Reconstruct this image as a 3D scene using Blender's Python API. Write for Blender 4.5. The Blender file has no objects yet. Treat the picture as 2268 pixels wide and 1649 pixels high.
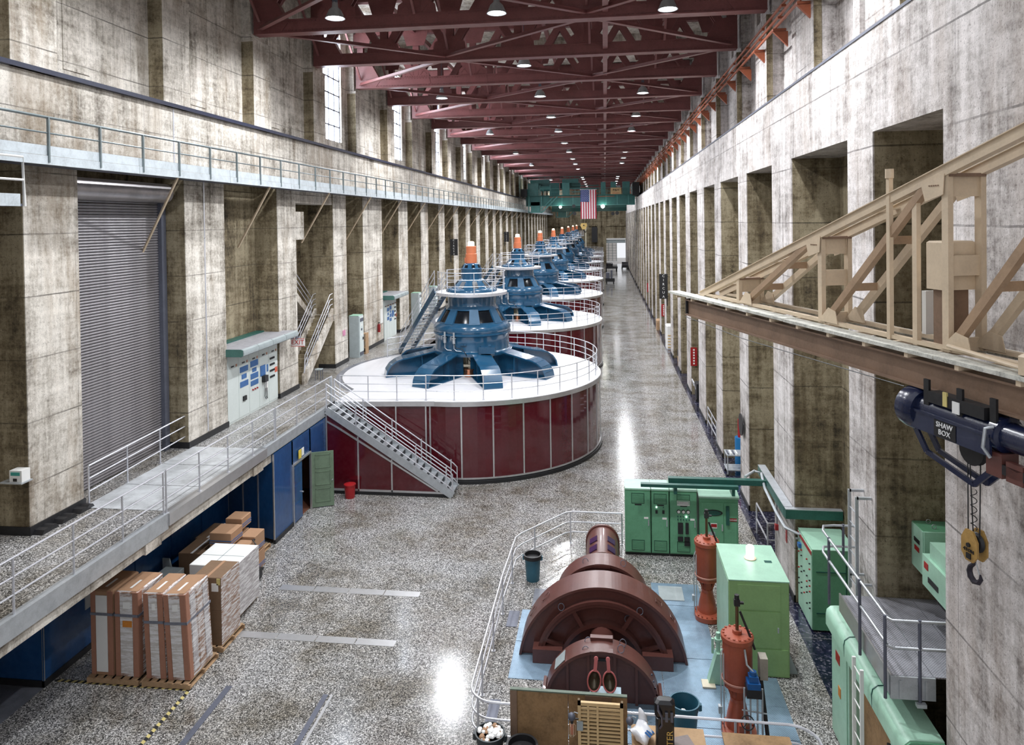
import bpy, math, random
from mathutils import Vector, Matrix
random.seed(7)
S = bpy.context.scene
COL = S.collection
PI = math.pi
# ---------------------------------------------------------------- camera
yaw, pitch, roll, H = 0.1279127, math.radians(0.75), -0.0135, 11.0
f0 = Vector((-math.sin(yaw), math.cos(yaw), 0)); r0 = Vector((math.cos(yaw), math.sin(yaw), 0)); u0 = Vector((0, 0, 1))
fw = f0*math.cos(pitch) - u0*math.sin(pitch); u1 = u0*math.cos(pitch) + f0*math.sin(pitch)
rt = r0*math.cos(roll) + u1*math.sin(roll); up = u1*math.cos(roll) - r0*math.sin(roll)
cam = bpy.data.cameras.new('camera'); co = bpy.data.objects.new('camera', cam); COL.objects.link(co)
M4 = Matrix.Identity(4)
for i in range(3):
    M4[i][0] = rt[i]; M4[i][1] = up[i]; M4[i][2] = -fw[i]
M4[2][3] = H
co.matrix_world = M4
cam.sensor_width = 36; cam.lens = 1600/2268*36; cam.shift_y = -(824.5-511.72)/2268
cam.clip_start = 0.1; cam.clip_end = 600
S.camera = co
# ---------------------------------------------------------------- world, light, exposure
W = bpy.data.worlds.new('world'); S.world = W; W.use_nodes = True
bgn = W.node_tree.nodes['Background']; bgn.inputs[0].default_value = (0.93, 0.95, 1.0, 1); bgn.inputs[1].default_value = 0.9
S.view_settings.view_transform = 'Standard'; S.view_settings.look = 'None'
S.view_settings.exposure = 0.1; S.view_settings.gamma = 1.0; S.view_settings.use_curve_mapping = False
S.cycles.use_denoising = True
S.cycles.max_bounces = 7; S.cycles.diffuse_bounces = 3; S.cycles.glossy_bounces = 3
S.cycles.transmission_bounces = 4; S.cycles.sample_clamp_indirect = 4.0; S.cycles.caustics_reflective = False; S.cycles.caustics_refractive = False
LAMP_W = 1300.0
def area_light(name, loc, rot, sx, sy, power, col=(1, 1, 1)):
    l = bpy.data.lights.new(name, 'AREA'); l.shape = 'RECTANGLE'; l.size = sx; l.size_y = sy; l.energy = power; l.color = col
    o = bpy.data.objects.new(name, l); o.location = loc; o.rotation_euler = rot; COL.objects.link(o); return o
# ---------------------------------------------------------------- mesh helper
class MB:
    def __init__(s, o=(0, 0, 0)):
        s.v = []; s.f = []; s.o = Vector(o); s.m = None
    def _a(s, vs, fs):
        b = len(s.v)
        for p in vs:
            p = Vector(p)
            if s.m is not None: p = s.m @ p
            s.v.append(tuple(p - s.o))
        for f in fs: s.f.append(tuple(b+i for i in f))
        return s
    def box(s, x0, x1, y0, y1, z0, z1):
        x0, x1 = min(x0, x1), max(x0, x1); y0, y1 = min(y0, y1), max(y0, y1); z0, z1 = min(z0, z1), max(z0, z1)
        return s._a([(x0,y0,z0),(x1,y0,z0),(x1,y1,z0),(x0,y1,z0),(x0,y0,z1),(x1,y0,z1),(x1,y1,z1),(x0,y1,z1)],
                    [(3,2,1,0),(4,5,6,7),(0,1,5,4),(1,2,6,5),(2,3,7,6),(3,0,4,7)])
    def cbox(s, x0, x1, y0, y1, z0, z1, c=0.02):   # box with chamfered vertical edges and top
        P = lambda k: [(x0+k,y0,),(x1-k,y0),(x1,y0+k),(x1,y1-k),(x1-k,y1),(x0+k,y1),(x0,y1-k),(x0,y0+k)]
        a = P(c); lo = [(x, y, z0) for x, y in a]; mi = [(x, y, z1-c) for x, y in a]
        cx, cy = (x0+x1)/2, (y0+y1)/2
        hi = [(x+(c if x < cx else -c), y+(c if y < cy else -c), z1) for x, y in a]
        fs = [tuple(range(7, -1, -1)), tuple(range(16, 24))]
        for k in range(8):
            n = (k+1) % 8; fs += [(k, n, 8+n, 8+k), (8+k, 8+n, 16+n, 16+k)]
        return s._a(lo+mi+hi, fs)
    def beam(s, p, q, w, h, u=(0, 0, 1)):           # rectangular bar from p to q; w sideways, h along u
        p = Vector(p); q = Vector(q); d = (q-p)
        if d.length < 1e-6: return s
        d.normalize(); u = Vector(u); sd = d.cross(u)
        if sd.length < 1e-4: sd = d.cross(Vector((1, 0, 0)))
        sd.normalize(); uu = sd.cross(d).normalized(); vs = []
        for e in (p, q):
            for a, b in ((-1,-1),(1,-1),(1,1),(-1,1)): vs.append(e + sd*(a*w/2) + uu*(b*h/2))
        return s._a(vs, [(0,1,2,3),(7,6,5,4),(1,0,4,5),(2,1,5,6),(3,2,6,7),(0,3,7,4)])
    def ibeam(s, p, q, w, h, u=(0, 0, 1), t=0.03):
        p = Vector(p); q = Vector(q); d = (q-p).normalized(); u = Vector(u); sd = d.cross(u).normalized(); uu = sd.cross(d).normalized()
        s.beam(p+uu*(h/2-t/2), q+uu*(h/2-t/2), w, t, u); s.beam(p-uu*(h/2-t/2), q-uu*(h/2-t/2), w, t, u); return s.beam(p, q, t, h-2*t, u)
    def tube(s, pts, r, n=8, cap=True, closed=False):
        pts = [Vector(p) for p in pts]; N = len(pts); vs = []; prev = None
        for i, p in enumerate(pts):
            if closed: d = pts[(i+1) % N]-pts[i-1]
            else: d = pts[min(i+1, N-1)]-pts[max(i-1, 0)]
            d.normalize()
            if prev is None:
                a = d.cross(Vector((0, 0, 1)))
                if a.length < 1e-3: a = d.cross(Vector((1, 0, 0)))
            else:
                a = prev - d*prev.dot(d)
            a.normalize(); prev = a; b = d.cross(a)
            rr = r[i] if isinstance(r, (list, tuple)) else r
            for k in range(n):
                t = 2*PI*k/n; vs.append(p + a*(rr*math.cos(t)) + b*(rr*math.sin(t)))
        fs = []
        for i in range(N if closed else N-1):
            j = (i+1) % N
            for k in range(n):
                l = (k+1) % n; fs.append((i*n+k, j*n+k, j*n+l, i*n+l))
        if cap and not closed: fs += [tuple(range(n)), tuple((N-1)*n+k for k in range(n-1, -1, -1))]
        return s._a(vs, fs)
    def lathe(s, prof, c=(0, 0, 0), n=24, a0=0, a1=2*PI, axis='z', cap=True):
        full = abs(a1-a0-2*PI) < 1e-6; m = n if full else n+1; vs = []; c = Vector(c)
        for r, z in prof:
            for k in range(m):
                t = a0+(a1-a0)*k/n; x, y = r*math.cos(t), r*math.sin(t)
                vs.append(c + (Vector((x, y, z)) if axis == 'z' else (Vector((x, z, y)) if axis == 'y' else Vector((z, x, y)))))
        fs = []
        for i in range(len(prof)-1):
            for k in range(n):
                l = (k+1) % m; q = (i*m+k, i*m+l, (i+1)*m+l, (i+1)*m+k); fs.append(q if axis != 'y' else q[::-1])
        if full and cap:
            if prof[0][0] > 1e-4: fs.append(tuple(range(m-1, -1, -1)))
            if prof[-1][0] > 1e-4: fs.append(tuple((len(prof)-1)*m+k for k in range(m)))
        return s._a(vs, fs)
    def cyl(s, c, r, z0, z1, n=16, axis='z'):
        return s.lathe([(r, z0), (r, z1)], c, n, axis=axis)
    def prism(s, poly, a, b, ax='y'):               # extrude a 2-D polygon between a and b along an axis
        def P(u, v, w): return (u, w, v) if ax == 'y' else ((w, u, v) if ax == 'x' else (u, v, w))
        n = len(poly); vs = [P(u, v, a) for u, v in poly]+[P(u, v, b) for u, v in poly]
        fs = [tuple(range(n)), tuple(range(2*n-1, n-1, -1))]+[(i, n+i, n+(i+1) % n, (i+1) % n) for i in range(n)]
        return s._a(vs, fs)
    def ball(s, c, r, n=8, m=6, sc=(1, 1, 1)):
        prof = [(r*math.sin(PI*i/m), -r*math.cos(PI*i/m)) for i in range(m+1)]
        prof[0] = (1e-5, -r); prof[-1] = (1e-5, r); o = s.m
        k = Matrix.Translation(Vector(c)) @ Matrix.Diagonal((sc[0], sc[1], sc[2], 1)); s.m = (o @ k) if o is not None else k
        s.lathe(prof, (0, 0, 0), n, cap=False); s.m = o; return s
    def build(s, name, mat, parent=None, smooth=False, **kw):
        me = bpy.data.meshes.new(name); me.from_pydata(s.v, [], s.f)
        if mat is not None: me.materials.append(mat)
        import bmesh
        bm = bmesh.new(); bm.from_mesh(me); bmesh.ops.recalc_face_normals(bm, faces=bm.faces); bm.to_mesh(me); bm.free()
        if smooth:
            me.shade_smooth(); me.set_sharp_from_angle(angle=math.radians(40))
        me.update()
        o = bpy.data.objects.new(name, me); COL.objects.link(o)
        if parent is not None: o.parent = parent
        else: o.location = s.o
        for k, v in kw.items(): o[k] = v
        return o
def thing(name, label, cat, loc=(0, 0, 0), group=None, rz=0, kind=None):
    o = bpy.data.objects.new(name, None); COL.objects.link(o); o.location = loc; o.rotation_euler = (0, 0, rz)
    if label: o['label'] = label
    if cat: o['category'] = cat
    if group: o['group'] = group
    if kind: o['kind'] = kind
    return o
def link_copy(o, parent=None, loc=None, rot=None):
    c = o.copy(); COL.objects.link(c)
    if parent is not None: c.parent = parent
    if loc is not None: c.location = loc
    if rot is not None: c.rotation_euler = rot
    return c
KIDS = {}
def kids(o):
    if not KIDS.get('n') == len(bpy.data.objects):
        KIDS.clear(); KIDS['n'] = len(bpy.data.objects)
        for x in bpy.data.objects:
            if x.parent: KIDS.setdefault(x.parent.name, []).append(x)
    return list(KIDS.get(o.name, []))
def copy_tree(o, loc=None, rz=None, label=None):
    tree = {}
    for x in bpy.data.objects:
        if x.parent: tree.setdefault(x.parent.name, []).append(x)
    def rec(q, par):
        c = q.copy(); COL.objects.link(c)
        if par is not None: c.parent = par
        for ch in tree.get(q.name, []): rec(ch, c)
        return c
    c = rec(o, None)
    if loc is not None: c.location = loc
    if rz is not None: c.rotation_euler = (0, 0, rz)
    if label: c['label'] = label
    return c
def text(body, size, loc, rot, mat, parent, depth=0.004, name='lettering', sx=1.0, align='CENTER'):
    cu = bpy.data.curves.new(name, 'FONT'); cu.body = body; cu.size = size; cu.extrude = depth; cu.align_x = align; cu.align_y = 'CENTER'
    cu.resolution_u = 2; cu.materials.append(mat); cu.space_line = 0.95
    o = bpy.data.objects.new(name, cu); COL.objects.link(o); o.location = loc; o.rotation_euler = rot; o.scale = (sx, 1, 1)
    me = bpy.data.meshes.new_from_object(o); bpy.data.objects.remove(o); o = bpy.data.objects.new(name, me); COL.objects.link(o); o.location = loc; o.rotation_euler = rot; o.scale = (sx, 1, 1)
    if parent is not None: o.parent = parent
    return o
ORD = ['nearest', 'second', 'third', 'fourth', 'fifth', 'sixth', 'seventh', 'eighth', 'ninth', 'tenth', 'eleventh', 'twelfth', 'thirteenth',
       'fourteenth', 'fifteenth', 'sixteenth', 'seventeenth', 'eighteenth', 'nineteenth', 'twentieth', 'twenty-first', 'twenty-second',
       'twenty-third', 'twenty-fourth', 'twenty-fifth', 'twenty-sixth', 'twenty-seventh', 'twenty-eighth', 'twenty-ninth', 'thirtieth']
# ---------------------------------------------------------------- materials
class NT:
    def __init__(s, name):
        s.m = bpy.data.materials.new(name); s.m.use_nodes = True; s.t = s.m.node_tree; s.b = s.t.nodes['Principled BSDF']
    def n(s, typ, ins=None, **kw):
        x = s.t.nodes.new(typ)
        for k, v in kw.items(): setattr(x, k, v)
        for k, v in (ins or {}).items():
            if isinstance(v, bpy.types.NodeSocket): s.t.links.new(v, x.inputs[k])
            else: x.inputs[k].default_value = v
        return x
    def math(s, op, a, b=None, c=None, clamp=False):
        x = s.t.nodes.new('ShaderNodeMath'); x.operation = op; x.use_clamp = clamp
        for i, v in enumerate((a, b, c)):
            if v is None: continue
            if isinstance(v, bpy.types.NodeSocket): s.t.links.new(v, x.inputs[i])
            else: x.inputs[i].default_value = v
        return x.outputs[0]
    def ramp(s, fac, stops, interp='LINEAR'):
        x = s.t.nodes.new('ShaderNodeValToRGB'); x.color_ramp.interpolation = interp; e = x.color_ramp.elements
        while len(e) > 1: e.remove(e[-1])
        e[0].position = stops[0][0]; e[0].color = tuple(stops[0][1])+(1,) if len(stops[0][1]) == 3 else stops[0][1]
        for p, c in stops[1:]:
            q = e.new(p); q.color = tuple(c)+(1,) if len(c) == 3 else c
        s.t.links.new(fac, x.inputs[0]); return x.outputs[0]
    def mix(s, f, a, b, mode='MIX'):
        x = s.t.nodes.new('ShaderNodeMix'); x.data_type = 'RGBA'; x.blend_type = mode
        for k, v in ((0, f), (6, a), (7, b)):
            if isinstance(v, bpy.types.NodeSocket): s.t.links.new(v, x.inputs[k])
            else: x.inputs[k].default_value = v if k == 0 else (tuple(v)+(1,) if len(v) == 3 else v)
        return x.outputs[2]
    def coord(s, scale=(1, 1, 1), world=False):
        if world: c = s.t.nodes.new('ShaderNodeNewGeometry').outputs['Position']
        else: c = s.t.nodes.new('ShaderNodeTexCoord').outputs['Object']
        mp = s.n('ShaderNodeMapping', {'Vector': c, 'Scale': scale}); return mp.outputs[0]
    def noise(s, vec, scale, detail=4, rough=0.55):
        return s.n('ShaderNodeTexNoise', {'Vector': vec, 'Scale': scale, 'Detail': detail, 'Roughness': rough}).outputs[0]
    def out(s, col=None, rough=None, metal=None, bump=None, strength=0.3, dist=0.02, coat=None, spec=None):
        b = s.b
        for k, v in (('Base Color', col), ('Roughness', rough), ('Metallic', metal), ('Coat Weight', coat), ('Specular IOR Level', spec)):
            if v is None: continue
            if isinstance(v, bpy.types.NodeSocket): s.t.links.new(v, b.inputs[k])
            else: b.inputs[k].default_value = (tuple(v)+(1,)) if k == 'Base Color' else v
        if bump is not None:
            bn = s.n('ShaderNodeBump', {'Height': bump, 'Strength': strength, 'Distance': dist}); s.t.links.new(bn.outputs[0], b.inputs['Normal'])
        return s.m
MC = {}
def paint(name, col, rough=0.4, metal=0.0, grime=0.35, scale=2.0, dark=0.35, coat=0.0, bump=0.15):
    if name in MC: return MC[name]
    t = NT(name); v = t.coord(); n1 = t.noise(v, scale, 6, 0.65); n2 = t.noise(v, scale*9, 4, 0.6)
    f = t.ramp(n1, [(0.40, (0, 0, 0)), (0.66, (1, 1, 1))]); g = t.ramp(n2, [(0.38, (0, 0, 0)), (0.62, (1, 1, 1))])
    d = tuple(c*dark for c in col); l = tuple(min(1, c*1.18+0.02) for c in col)
    c = t.mix(t.math('MULTIPLY', f, grime), col, d); c = t.mix(t.math('MULTIPLY', g, grime*0.55), c, l)
    r = t.math('ADD', t.math('MULTIPLY', n1, 0.2), rough-0.1)
    MC[name] = t.out(c, r, metal, n2, bump, 0.01, coat); return MC[name]
def emis(name, col, st):
    t = NT(name); t.b.inputs['Base Color'].default_value = (*col, 1); t.b.inputs['Emission Color'].default_value = (*col, 1); t.b.inputs['Emission Strength'].default_value = st
    return t.m
def concrete(name, light, mid, dark, stain, stain_amt):
    t = NT(name); w = t.coord((1, 1, 1), True)
    st = t.coord((2.2, 2.2, 0.16), True)                       # vertical streaks
    hz = t.coord((0.5, 0.5, 3.0), True)                        # board-marked pours
    a = t.noise(w, 0.55, 7, 0.65); b = t.noise(st, 1.3, 6, 0.7); c = t.noise(hz, 1.1, 6, 0.7); d = t.noise(w, 9, 5, 0.7); e = t.noise(w, 30, 2, 0.5)
    h = t.math('ADD', t.math('MULTIPLY', a, 0.30), t.math('MULTIPLY', b, 0.30)); h = t.math('ADD', h, t.math('MULTIPLY', c, 0.20)); h = t.math('ADD', h, t.math('MULTIPLY', d, 0.20))
    col = t.ramp(h, [(0.41, dark), (0.475, mid), (0.535, light), (0.60, tuple(min(1, x*1.22) for x in light))])
    sm = t.ramp(t.noise(t.coord((0.9, 0.9, 0.22), True), 0.9, 6, 0.7), [(0.50, (0, 0, 0)), (0.64, (1, 1, 1))])
    col = t.mix(t.math('MULTIPLY', sm, stain_amt), col, stain)
    pits = t.ramp(e, [(0.30, (1, 1, 1)), (0.37, (0, 0, 0))]); col = t.mix(t.math('MULTIPLY', pits, 0.6), col, tuple(x*0.3 for x in dark))
    sp = t.n('ShaderNodeSeparateXYZ', {0: w})
    wob = t.math('MULTIPLY', t.noise(w, 1.5, 2), 0.03)
    fz = t.math('FRACT', t.math('DIVIDE', t.math('ADD', sp.outputs[2], wob), 1.55)); jz = t.math('LESS_THAN', fz, 0.022)
    fy = t.math('FRACT', t.math('DIVIDE', t.math('ADD', sp.outputs[1], 0.4), 3.02)); jy = t.math('LESS_THAN', fy, 0.007)
    j = t.math('MAXIMUM', jz, t.math('MULTIPLY', jy, 0.6)); j = t.math('MULTIPLY', j, t.ramp(a, [(0.38, (0.25, 0.25, 0.25)), (0.6, (1, 1, 1))]))
    col = t.mix(t.math('MULTIPLY', j, 0.75), col, tuple(x*0.35 for x in dark))
    hh = t.math('SUBTRACT', t.math('ADD', h, t.math('MULTIPLY', e, 0.15)), t.math('MULTIPLY', j, 0.3))
    return t.out(col, 0.85, 0.0, hh, 0.55, 0.05)
CONC = concrete('concrete_weathered', (0.66, 0.62, 0.56), (0.42, 0.385, 0.335), (0.15, 0.13, 0.105), (0.20, 0.135, 0.07), 0.50)
CONC_R = concrete('concrete_pale', (0.60, 0.565, 0.555), (0.40, 0.37, 0.355), (0.15, 0.13, 0.12), (0.30, 0.23, 0.18), 0.30)
CONC_B = concrete('concrete_stained_shaded', (0.30, 0.255, 0.17), (0.17, 0.135, 0.08), (0.045, 0.034, 0.02), (0.09, 0.062, 0.028), 0.6)  # browner stained concrete, with shade of bays and near faces put into its colour
def terrazzo(name, k=1.0, rough=0.16, cols=None, scale=46):
    t = NT(name); w = t.coord((1, 1, 1), True)
    vo = t.n('ShaderNodeTexVoronoi', {'Vector': w, 'Scale': scale}); sp = t.n('ShaderNodeSeparateColor', {0: vo.outputs['Color']})
    c = t.ramp(sp.outputs[0], cols or [(0.0, (0.045, 0.045, 0.045)), (0.30, (0.085, 0.084, 0.084)), (0.45, (0.22, 0.216, 0.212)), (0.75, (0.37, 0.365, 0.36)), (0.9, (0.70, 0.69, 0.69))], 'LINEAR')
    n = t.noise(w, 0.5, 6, 0.7); f = t.ramp(n, [(0.38, (0.54, 0.50, 0.43)), (0.48, (0.84, 0.82, 0.78)), (0.60, (1, 1, 1.0))]); c = t.mix(1.0, c, f, 'MULTIPLY')
    s3 = t.n('ShaderNodeSeparateXYZ', {0: w})
    jx = t.math('LESS_THAN', t.math('FRACT', t.math('DIVIDE', t.math('ADD', s3.outputs[0], 20.3), 1.9)), 0.006)
    jy = t.math('LESS_THAN', t.math('FRACT', t.math('DIVIDE', s3.outputs[1], 2.45)), 0.005)
    c = t.mix(t.math('MULTIPLY', t.math('MAXIMUM', jx, jy), 0.35), c, (0.6, 0.59, 0.57))
    r = t.math('ADD', t.math('MULTIPLY', t.noise(w, 1.4, 6, 0.7), 0.22), rough-0.12)
    return t.out(c, r, 0.0, t.noise(w, 0.8, 3), 0.06, 0.02, spec=0.6)
TERR = terrazzo('terrazzo_polished', 1.0, 0.15)
TERR_G = terrazzo('terrazzo_gallery', 1.0, 0.30)
TERR_D = terrazzo('terrazzo_dark_border', 1.0, 0.12, [(0, (0.008, 0.01, 0.03)), (0.6, (0.02, 0.022, 0.05)), (0.8, (0.06, 0.06, 0.10)), (0.95, (0.16, 0.16, 0.2))], 18)
SLATE = paint('dark_stone', (0.16, 0.17, 0.20), 0.4, 0, 0.5, 3)
def plate_mat(name, col, rough, metal, sc=22.0):
    t = NT(name); w = t.coord((1, 1, 1), True); s3 = t.n('ShaderNodeSeparateXYZ', {0: w})
    a = t.math('SINE', t.math('MULTIPLY', t.math('ADD', s3.outputs[0], s3.outputs[1]), sc*3)); b = t.math('SINE', t.math('MULTIPLY', t.math('SUBTRACT', s3.outputs[0], s3.outputs[1]), sc*3))
    p = t.math('POWER', t.math('ABSOLUTE', t.math('MULTIPLY', a, b)), 1.5); n = t.noise(w, 1.1, 6, 0.7)
    c = t.mix(t.ramp(n, [(0.36, (0, 0, 0)), (0.62, (1, 1, 1))]), tuple(x*0.5 for x in col), col); c = t.mix(t.math('MULTIPLY', p, 0.45), c, tuple(min(1, x*1.9+0.05) for x in col))
    return t.out(c, rough, metal, p, 0.5, 0.006)
DPLATE = plate_mat('tread_plate_blue_grey', (0.24, 0.35, 0.46), 0.33, 0.35)
GPLATE = plate_mat('tread_plate_steel', (0.42, 0.42, 0.47), 0.35, 0.5)
WPLATE = plate_mat('tread_plate_pale', (0.66, 0.69, 0.72), 0.4, 0.3)
MAROON = paint('maroon_truss_paint', (0.205, 0.072, 0.070), 0.42, 0.0, 0.4, 1.5, 0.45, bump=0.1)
REDRAIL = paint('orange_red_paint', (0.36, 0.10, 0.045), 0.5)
DRUM = paint('oxblood_gloss', (0.085, 0.004, 0.010), 0.13, 0, 0.35, 0.8, 0.5, 0.6, 0.03)
ALU = paint('brushed_aluminium', (0.62, 0.62, 0.63), 0.32, 0.75, 0.3, 3, 0.6, bump=0.03)
STEEL = paint('galvanised_steel', (0.50, 0.53, 0.56), 0.42, 0.5, 0.45, 4, 0.5)
GALV = paint('catwalk_toe_plate_zinc', (0.58, 0.64, 0.68), 0.45, 0.3, 0.5, 2.5, 0.5)
RAILW = paint('railing_silver_paint', (0.66, 0.67, 0.72), 0.3, 0.5, 0.25, 5, 0.6)
DKSTEEL = paint('dark_rail_steel', (0.12, 0.13, 0.17), 0.5, 0.3)
BLUE = paint('blue_machine_paint', (0.012, 0.075, 0.155), 0.20, 0.0, 0.30, 1.2, 0.45, 0.5, 0.03)
BLUESAT = paint('blue_satin_paint', (0.014, 0.085, 0.175), 0.5, 0.0, 0.3, 1.2, 0.45, 0.0, 0.03)
BLUEP = paint('blue_wall_panel', (0.012, 0.070, 0.21), 0.22, 0, 0.45, 0.7, 0.3, 0.4, 0.03)
DECKW = paint('white_deck_paint', (0.70, 0.70, 0.73), 0.38, 0, 0.18, 0.6, 0.7)
GLASSD = paint('dark_window_glass', (0.006, 0.008, 0.011), 0.16, 0, 0.1, 2, 0.5, 0.0, 0.0)
GLASSD.node_tree.nodes['Principled BSDF'].inputs['Specular IOR Level'].default_value = 0.22
CREAMW = paint('cream_housing', (0.66, 0.60, 0.46), 0.4, 0, 0.3, 2)
COPPER = paint('copper_ring', (0.62, 0.27, 0.15), 0.25, 0.9, 0.3)
ORANGE = paint('orange_cap_paint', (0.58, 0.17, 0.075), 0.45, 0, 0.15, 3)
CAPGLOW = emis('lit_cap_lens', (1.0, 0.80, 0.60), 1.6)
BROWN = paint('brown_machine_paint', (0.120, 0.042, 0.034), 0.34, 0, 0.35, 1.5, 0.45, 0.2, 0.05)
GREEN = paint('sea_green_cabinet_paint', (0.135, 0.37, 0.215), 0.42, 0, 0.4, 3, 0.6)
GREENL = paint('pale_green_cabinet_paint', (0.36, 0.60, 0.46), 0.40, 0, 0.35, 3, 0.65)
GREENY = paint('light_green_cubicle_paint', (0.28, 0.46, 0.19), 0.45, 0, 0.35, 2, 0.65)
GREEND = paint('dark_green_tray_paint', (0.015, 0.095, 0.075), 0.4, 0, 0.4, 3)
GREENDOOR = paint('olive_green_door_paint', (0.155, 0.225, 0.15), 0.5, 0, 0.45, 3)
TEAL = paint('crane_teal_paint', (0.018, 0.125, 0.115), 0.4, 0, 0.4, 1.5)
TEALL = paint('crane_light_teal_paint', (0.075, 0.25, 0.235), 0.4, 0, 0.35, 1.5)
CREAM = paint('cream_jib_paint', (0.66, 0.53, 0.38), 0.42, 0, 0.35, 3, 0.6)
TAN = paint('tan_jib_beam_paint', (0.235, 0.15, 0.10), 0.45, 0, 0.4, 3)
TANL = paint('light_tan_jib_paint', (0.40, 0.27, 0.17), 0.45, 0, 0.35, 3)
NAVY = paint('navy_hoist_paint', (0.006, 0.012, 0.045), 0.25, 0, 0.3, 3, 0.4, 0.3)
BLACK = paint('black_rubber', (0.012, 0.012, 0.014), 0.5)
BLKGL = paint('black_gloss', (0.01, 0.01, 0.012), 0.2, 0, 0.1)
YELLOW = paint('hook_block_ochre', (0.42, 0.25, 0.07), 0.5, 0, 0.5, 8)
RED = paint('red_paint', (0.35, 0.012, 0.015), 0.35)
SALMON = paint('salmon_valve_paint', (0.36, 0.085, 0.045), 0.38, 0, 0.35, 4, 0.6)
WHITE = paint('white_paint', (0.82, 0.82, 0.80), 0.4, 0, 0.12, 3, 0.8)
GREYC = paint('grey_cabinet_paint', (0.36, 0.41, 0.42), 0.4, 0, 0.25, 3)
BOARDW = paint('pale_control_board_paint', (0.66, 0.72, 0.70), 0.4, 0, 0.18, 1.5, 0.75)
SLATEROOF = paint('slate_roof_paint', (0.30, 0.30, 0.32), 0.5, 0, 0.4, 5)
PLATEBLUE = paint('blue_label_plate', (0.03, 0.13, 0.36), 0.35)
CARD = paint('cardboard', (0.38, 0.22, 0.125), 0.8, 0, 0.25, 5, 0.7)
CARDR = paint('reddish_cardboard_edge', (0.36, 0.17, 0.11), 0.75, 0, 0.3, 6, 0.7)
CARDD = paint('brown_carton', (0.19, 0.115, 0.065), 0.75, 0, 0.3, 3, 0.6)
def wrap(name, base):
    t = NT(name); v = t.coord((1.2, 1.2, 9)); n = t.noise(v, 2.2, 6, 0.75); m = t.ramp(n, [(0.44, (0, 0, 0)), (0.58, (1, 1, 1))])
    return t.out(t.mix(m, base, (0.78, 0.77, 0.78)), 0.22, 0, n, 0.6, 0.02, 0.4)
WRAPW = wrap('stretch_wrap_over_white', (0.56, 0.53, 0.50)); WRAPB = wrap('stretch_wrap_over_brown', (0.30, 0.17, 0.11)); WRAPG = wrap('stretch_wrap_over_grey', (0.40, 0.37, 0.38))
PALW = paint('pallet_pine', (0.42, 0.27, 0.15), 0.8, 0, 0.45, 6)
PLY = paint('worn_plywood', (0.32, 0.19, 0.085), 0.7, 0, 0.7, 2.2, 0.35, bump=0.3)
PINE = paint('pale_pine_slat', (0.66, 0.47, 0.24), 0.6, 0, 0.3, 6, 0.7)
PLANK = paint('weathered_white_plank', (0.62, 0.62, 0.56), 0.75, 0, 0.85, 5, 0.25, bump=0.5)
BINBLUE = paint('slate_blue_bin_plastic', (0.03, 0.13, 0.19), 0.4, 0, 0.25, 4)
BINGREY = paint('charcoal_bin_plastic', (0.035, 0.045, 0.05), 0.45, 0, 0.3, 4)
MAG = paint('red_brown_interior', (0.16, 0.06, 0.035), 0.7)
LIT = emis('lamp_lens', (0.93, 0.97, 1.0), 12.0)
DAY = emis('daylit_frosted_pane', (0.82, 0.89, 1.0), 14.0)
DAYDOOR = emis('daylight_doorway', (1.0, 0.97, 0.97), 3.0)
TAPE_Y = paint('hazard_yellow', (0.62, 0.52, 0.20), 0.5); TXW = paint('white_lettering', (0.85, 0.85, 0.85), 0.5, 0, 0.05); TXR = paint('red_lettering', (0.5, 0.03, 0.02), 0.5)
GOLD = paint('gold_lettering', (0.62, 0.42, 0.12), 0.5)
SIGNY = paint('sign_yellow', (0.72, 0.55, 0.08), 0.5)
# ================================================================ STRUCTURE
YE = 184.0; Y0 = -6.0; LX, RX = -14.1, 5.27; LB, RB = -15.15, 6.6; ZT = 22.2
def struct(name, **kw):
    return thing(name, None, None, kind='structure', **kw)
MB().box(-13.45, 5.0, Y0, YE, -0.3, 0).build('floor', TERR, kind='structure')
MB().box(5.0, RB, Y0, YE, -0.3, 0.001).build('trim_1', TERR_D, kind='structure')
MB().box(-16.6, -13.45, Y0, YE, -0.3, -0.002).build('trim_2', SLATE, kind='structure')
MB().box(-6, 12, YE+0.001, YE+30, -0.3, -0.002).build('road', paint('outside_road', (0.5, 0.48, 0.46), 0.8), kind='structure')
# ceiling
ceil = struct('ceiling')
MB().box(LB-0.3, RB+0.3, 14, YE+0.3, ZT, ZT+0.4).build('slab', CONC, ceil)
for k in range(14):
    y = 20+k*12.1
    MB().box(LB, RB, y, y+0.5, ZT-0.5, ZT).build('ceiling_beam', CONC, ceil)
TY = [28.0+6.05*k for k in range(-2, 26)]
# ---- left wall
wl = struct('wall_left')
piers = [(3.6, 5.4), (9.8, 11.6), (16.0, 17.85), (22.85, 25.4), (29.8, 31.7), (36.3, 38.2), (41.0, 44.6)]
y = 48.4
while y < YE-3: piers.append((y, y+2.3)); y += 6.05
for a, b in piers:
    MB().box(LB-1.1, LX, a, b, 0, 12.75).build('pier', CONC, wl)
    MB().box(LB-1.0, LX-0.02, a-0.012, a, 0.01, 12.74).build('bay_side_shade', CONC_B, wl)  # thin sheet darkening the near face, shade painted into its colour
    MB().box(LX-0.9, LX+0.035, a-0.035, b+0.035, 3.45, 3.66).build('pier_base', BLACK, wl)
MB().box(LB-1.2, LX, Y0, YE, 12.75, 14.9).build('crane_beam', CONC, wl)
for yy in (22.3, 52.0, 82.0, 112.0):                                         # expansion joint strips
    MB().box(LX, LX+0.012, yy-0.03, yy+0.03, 12.75, 14.9).build('joint_strip', RAILW, wl)
MB().box(LX-0.2, LX+0.012, 24.0, 24.07, 3.7, 12.7).build('joint_strip', RAILW, wl)
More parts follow.
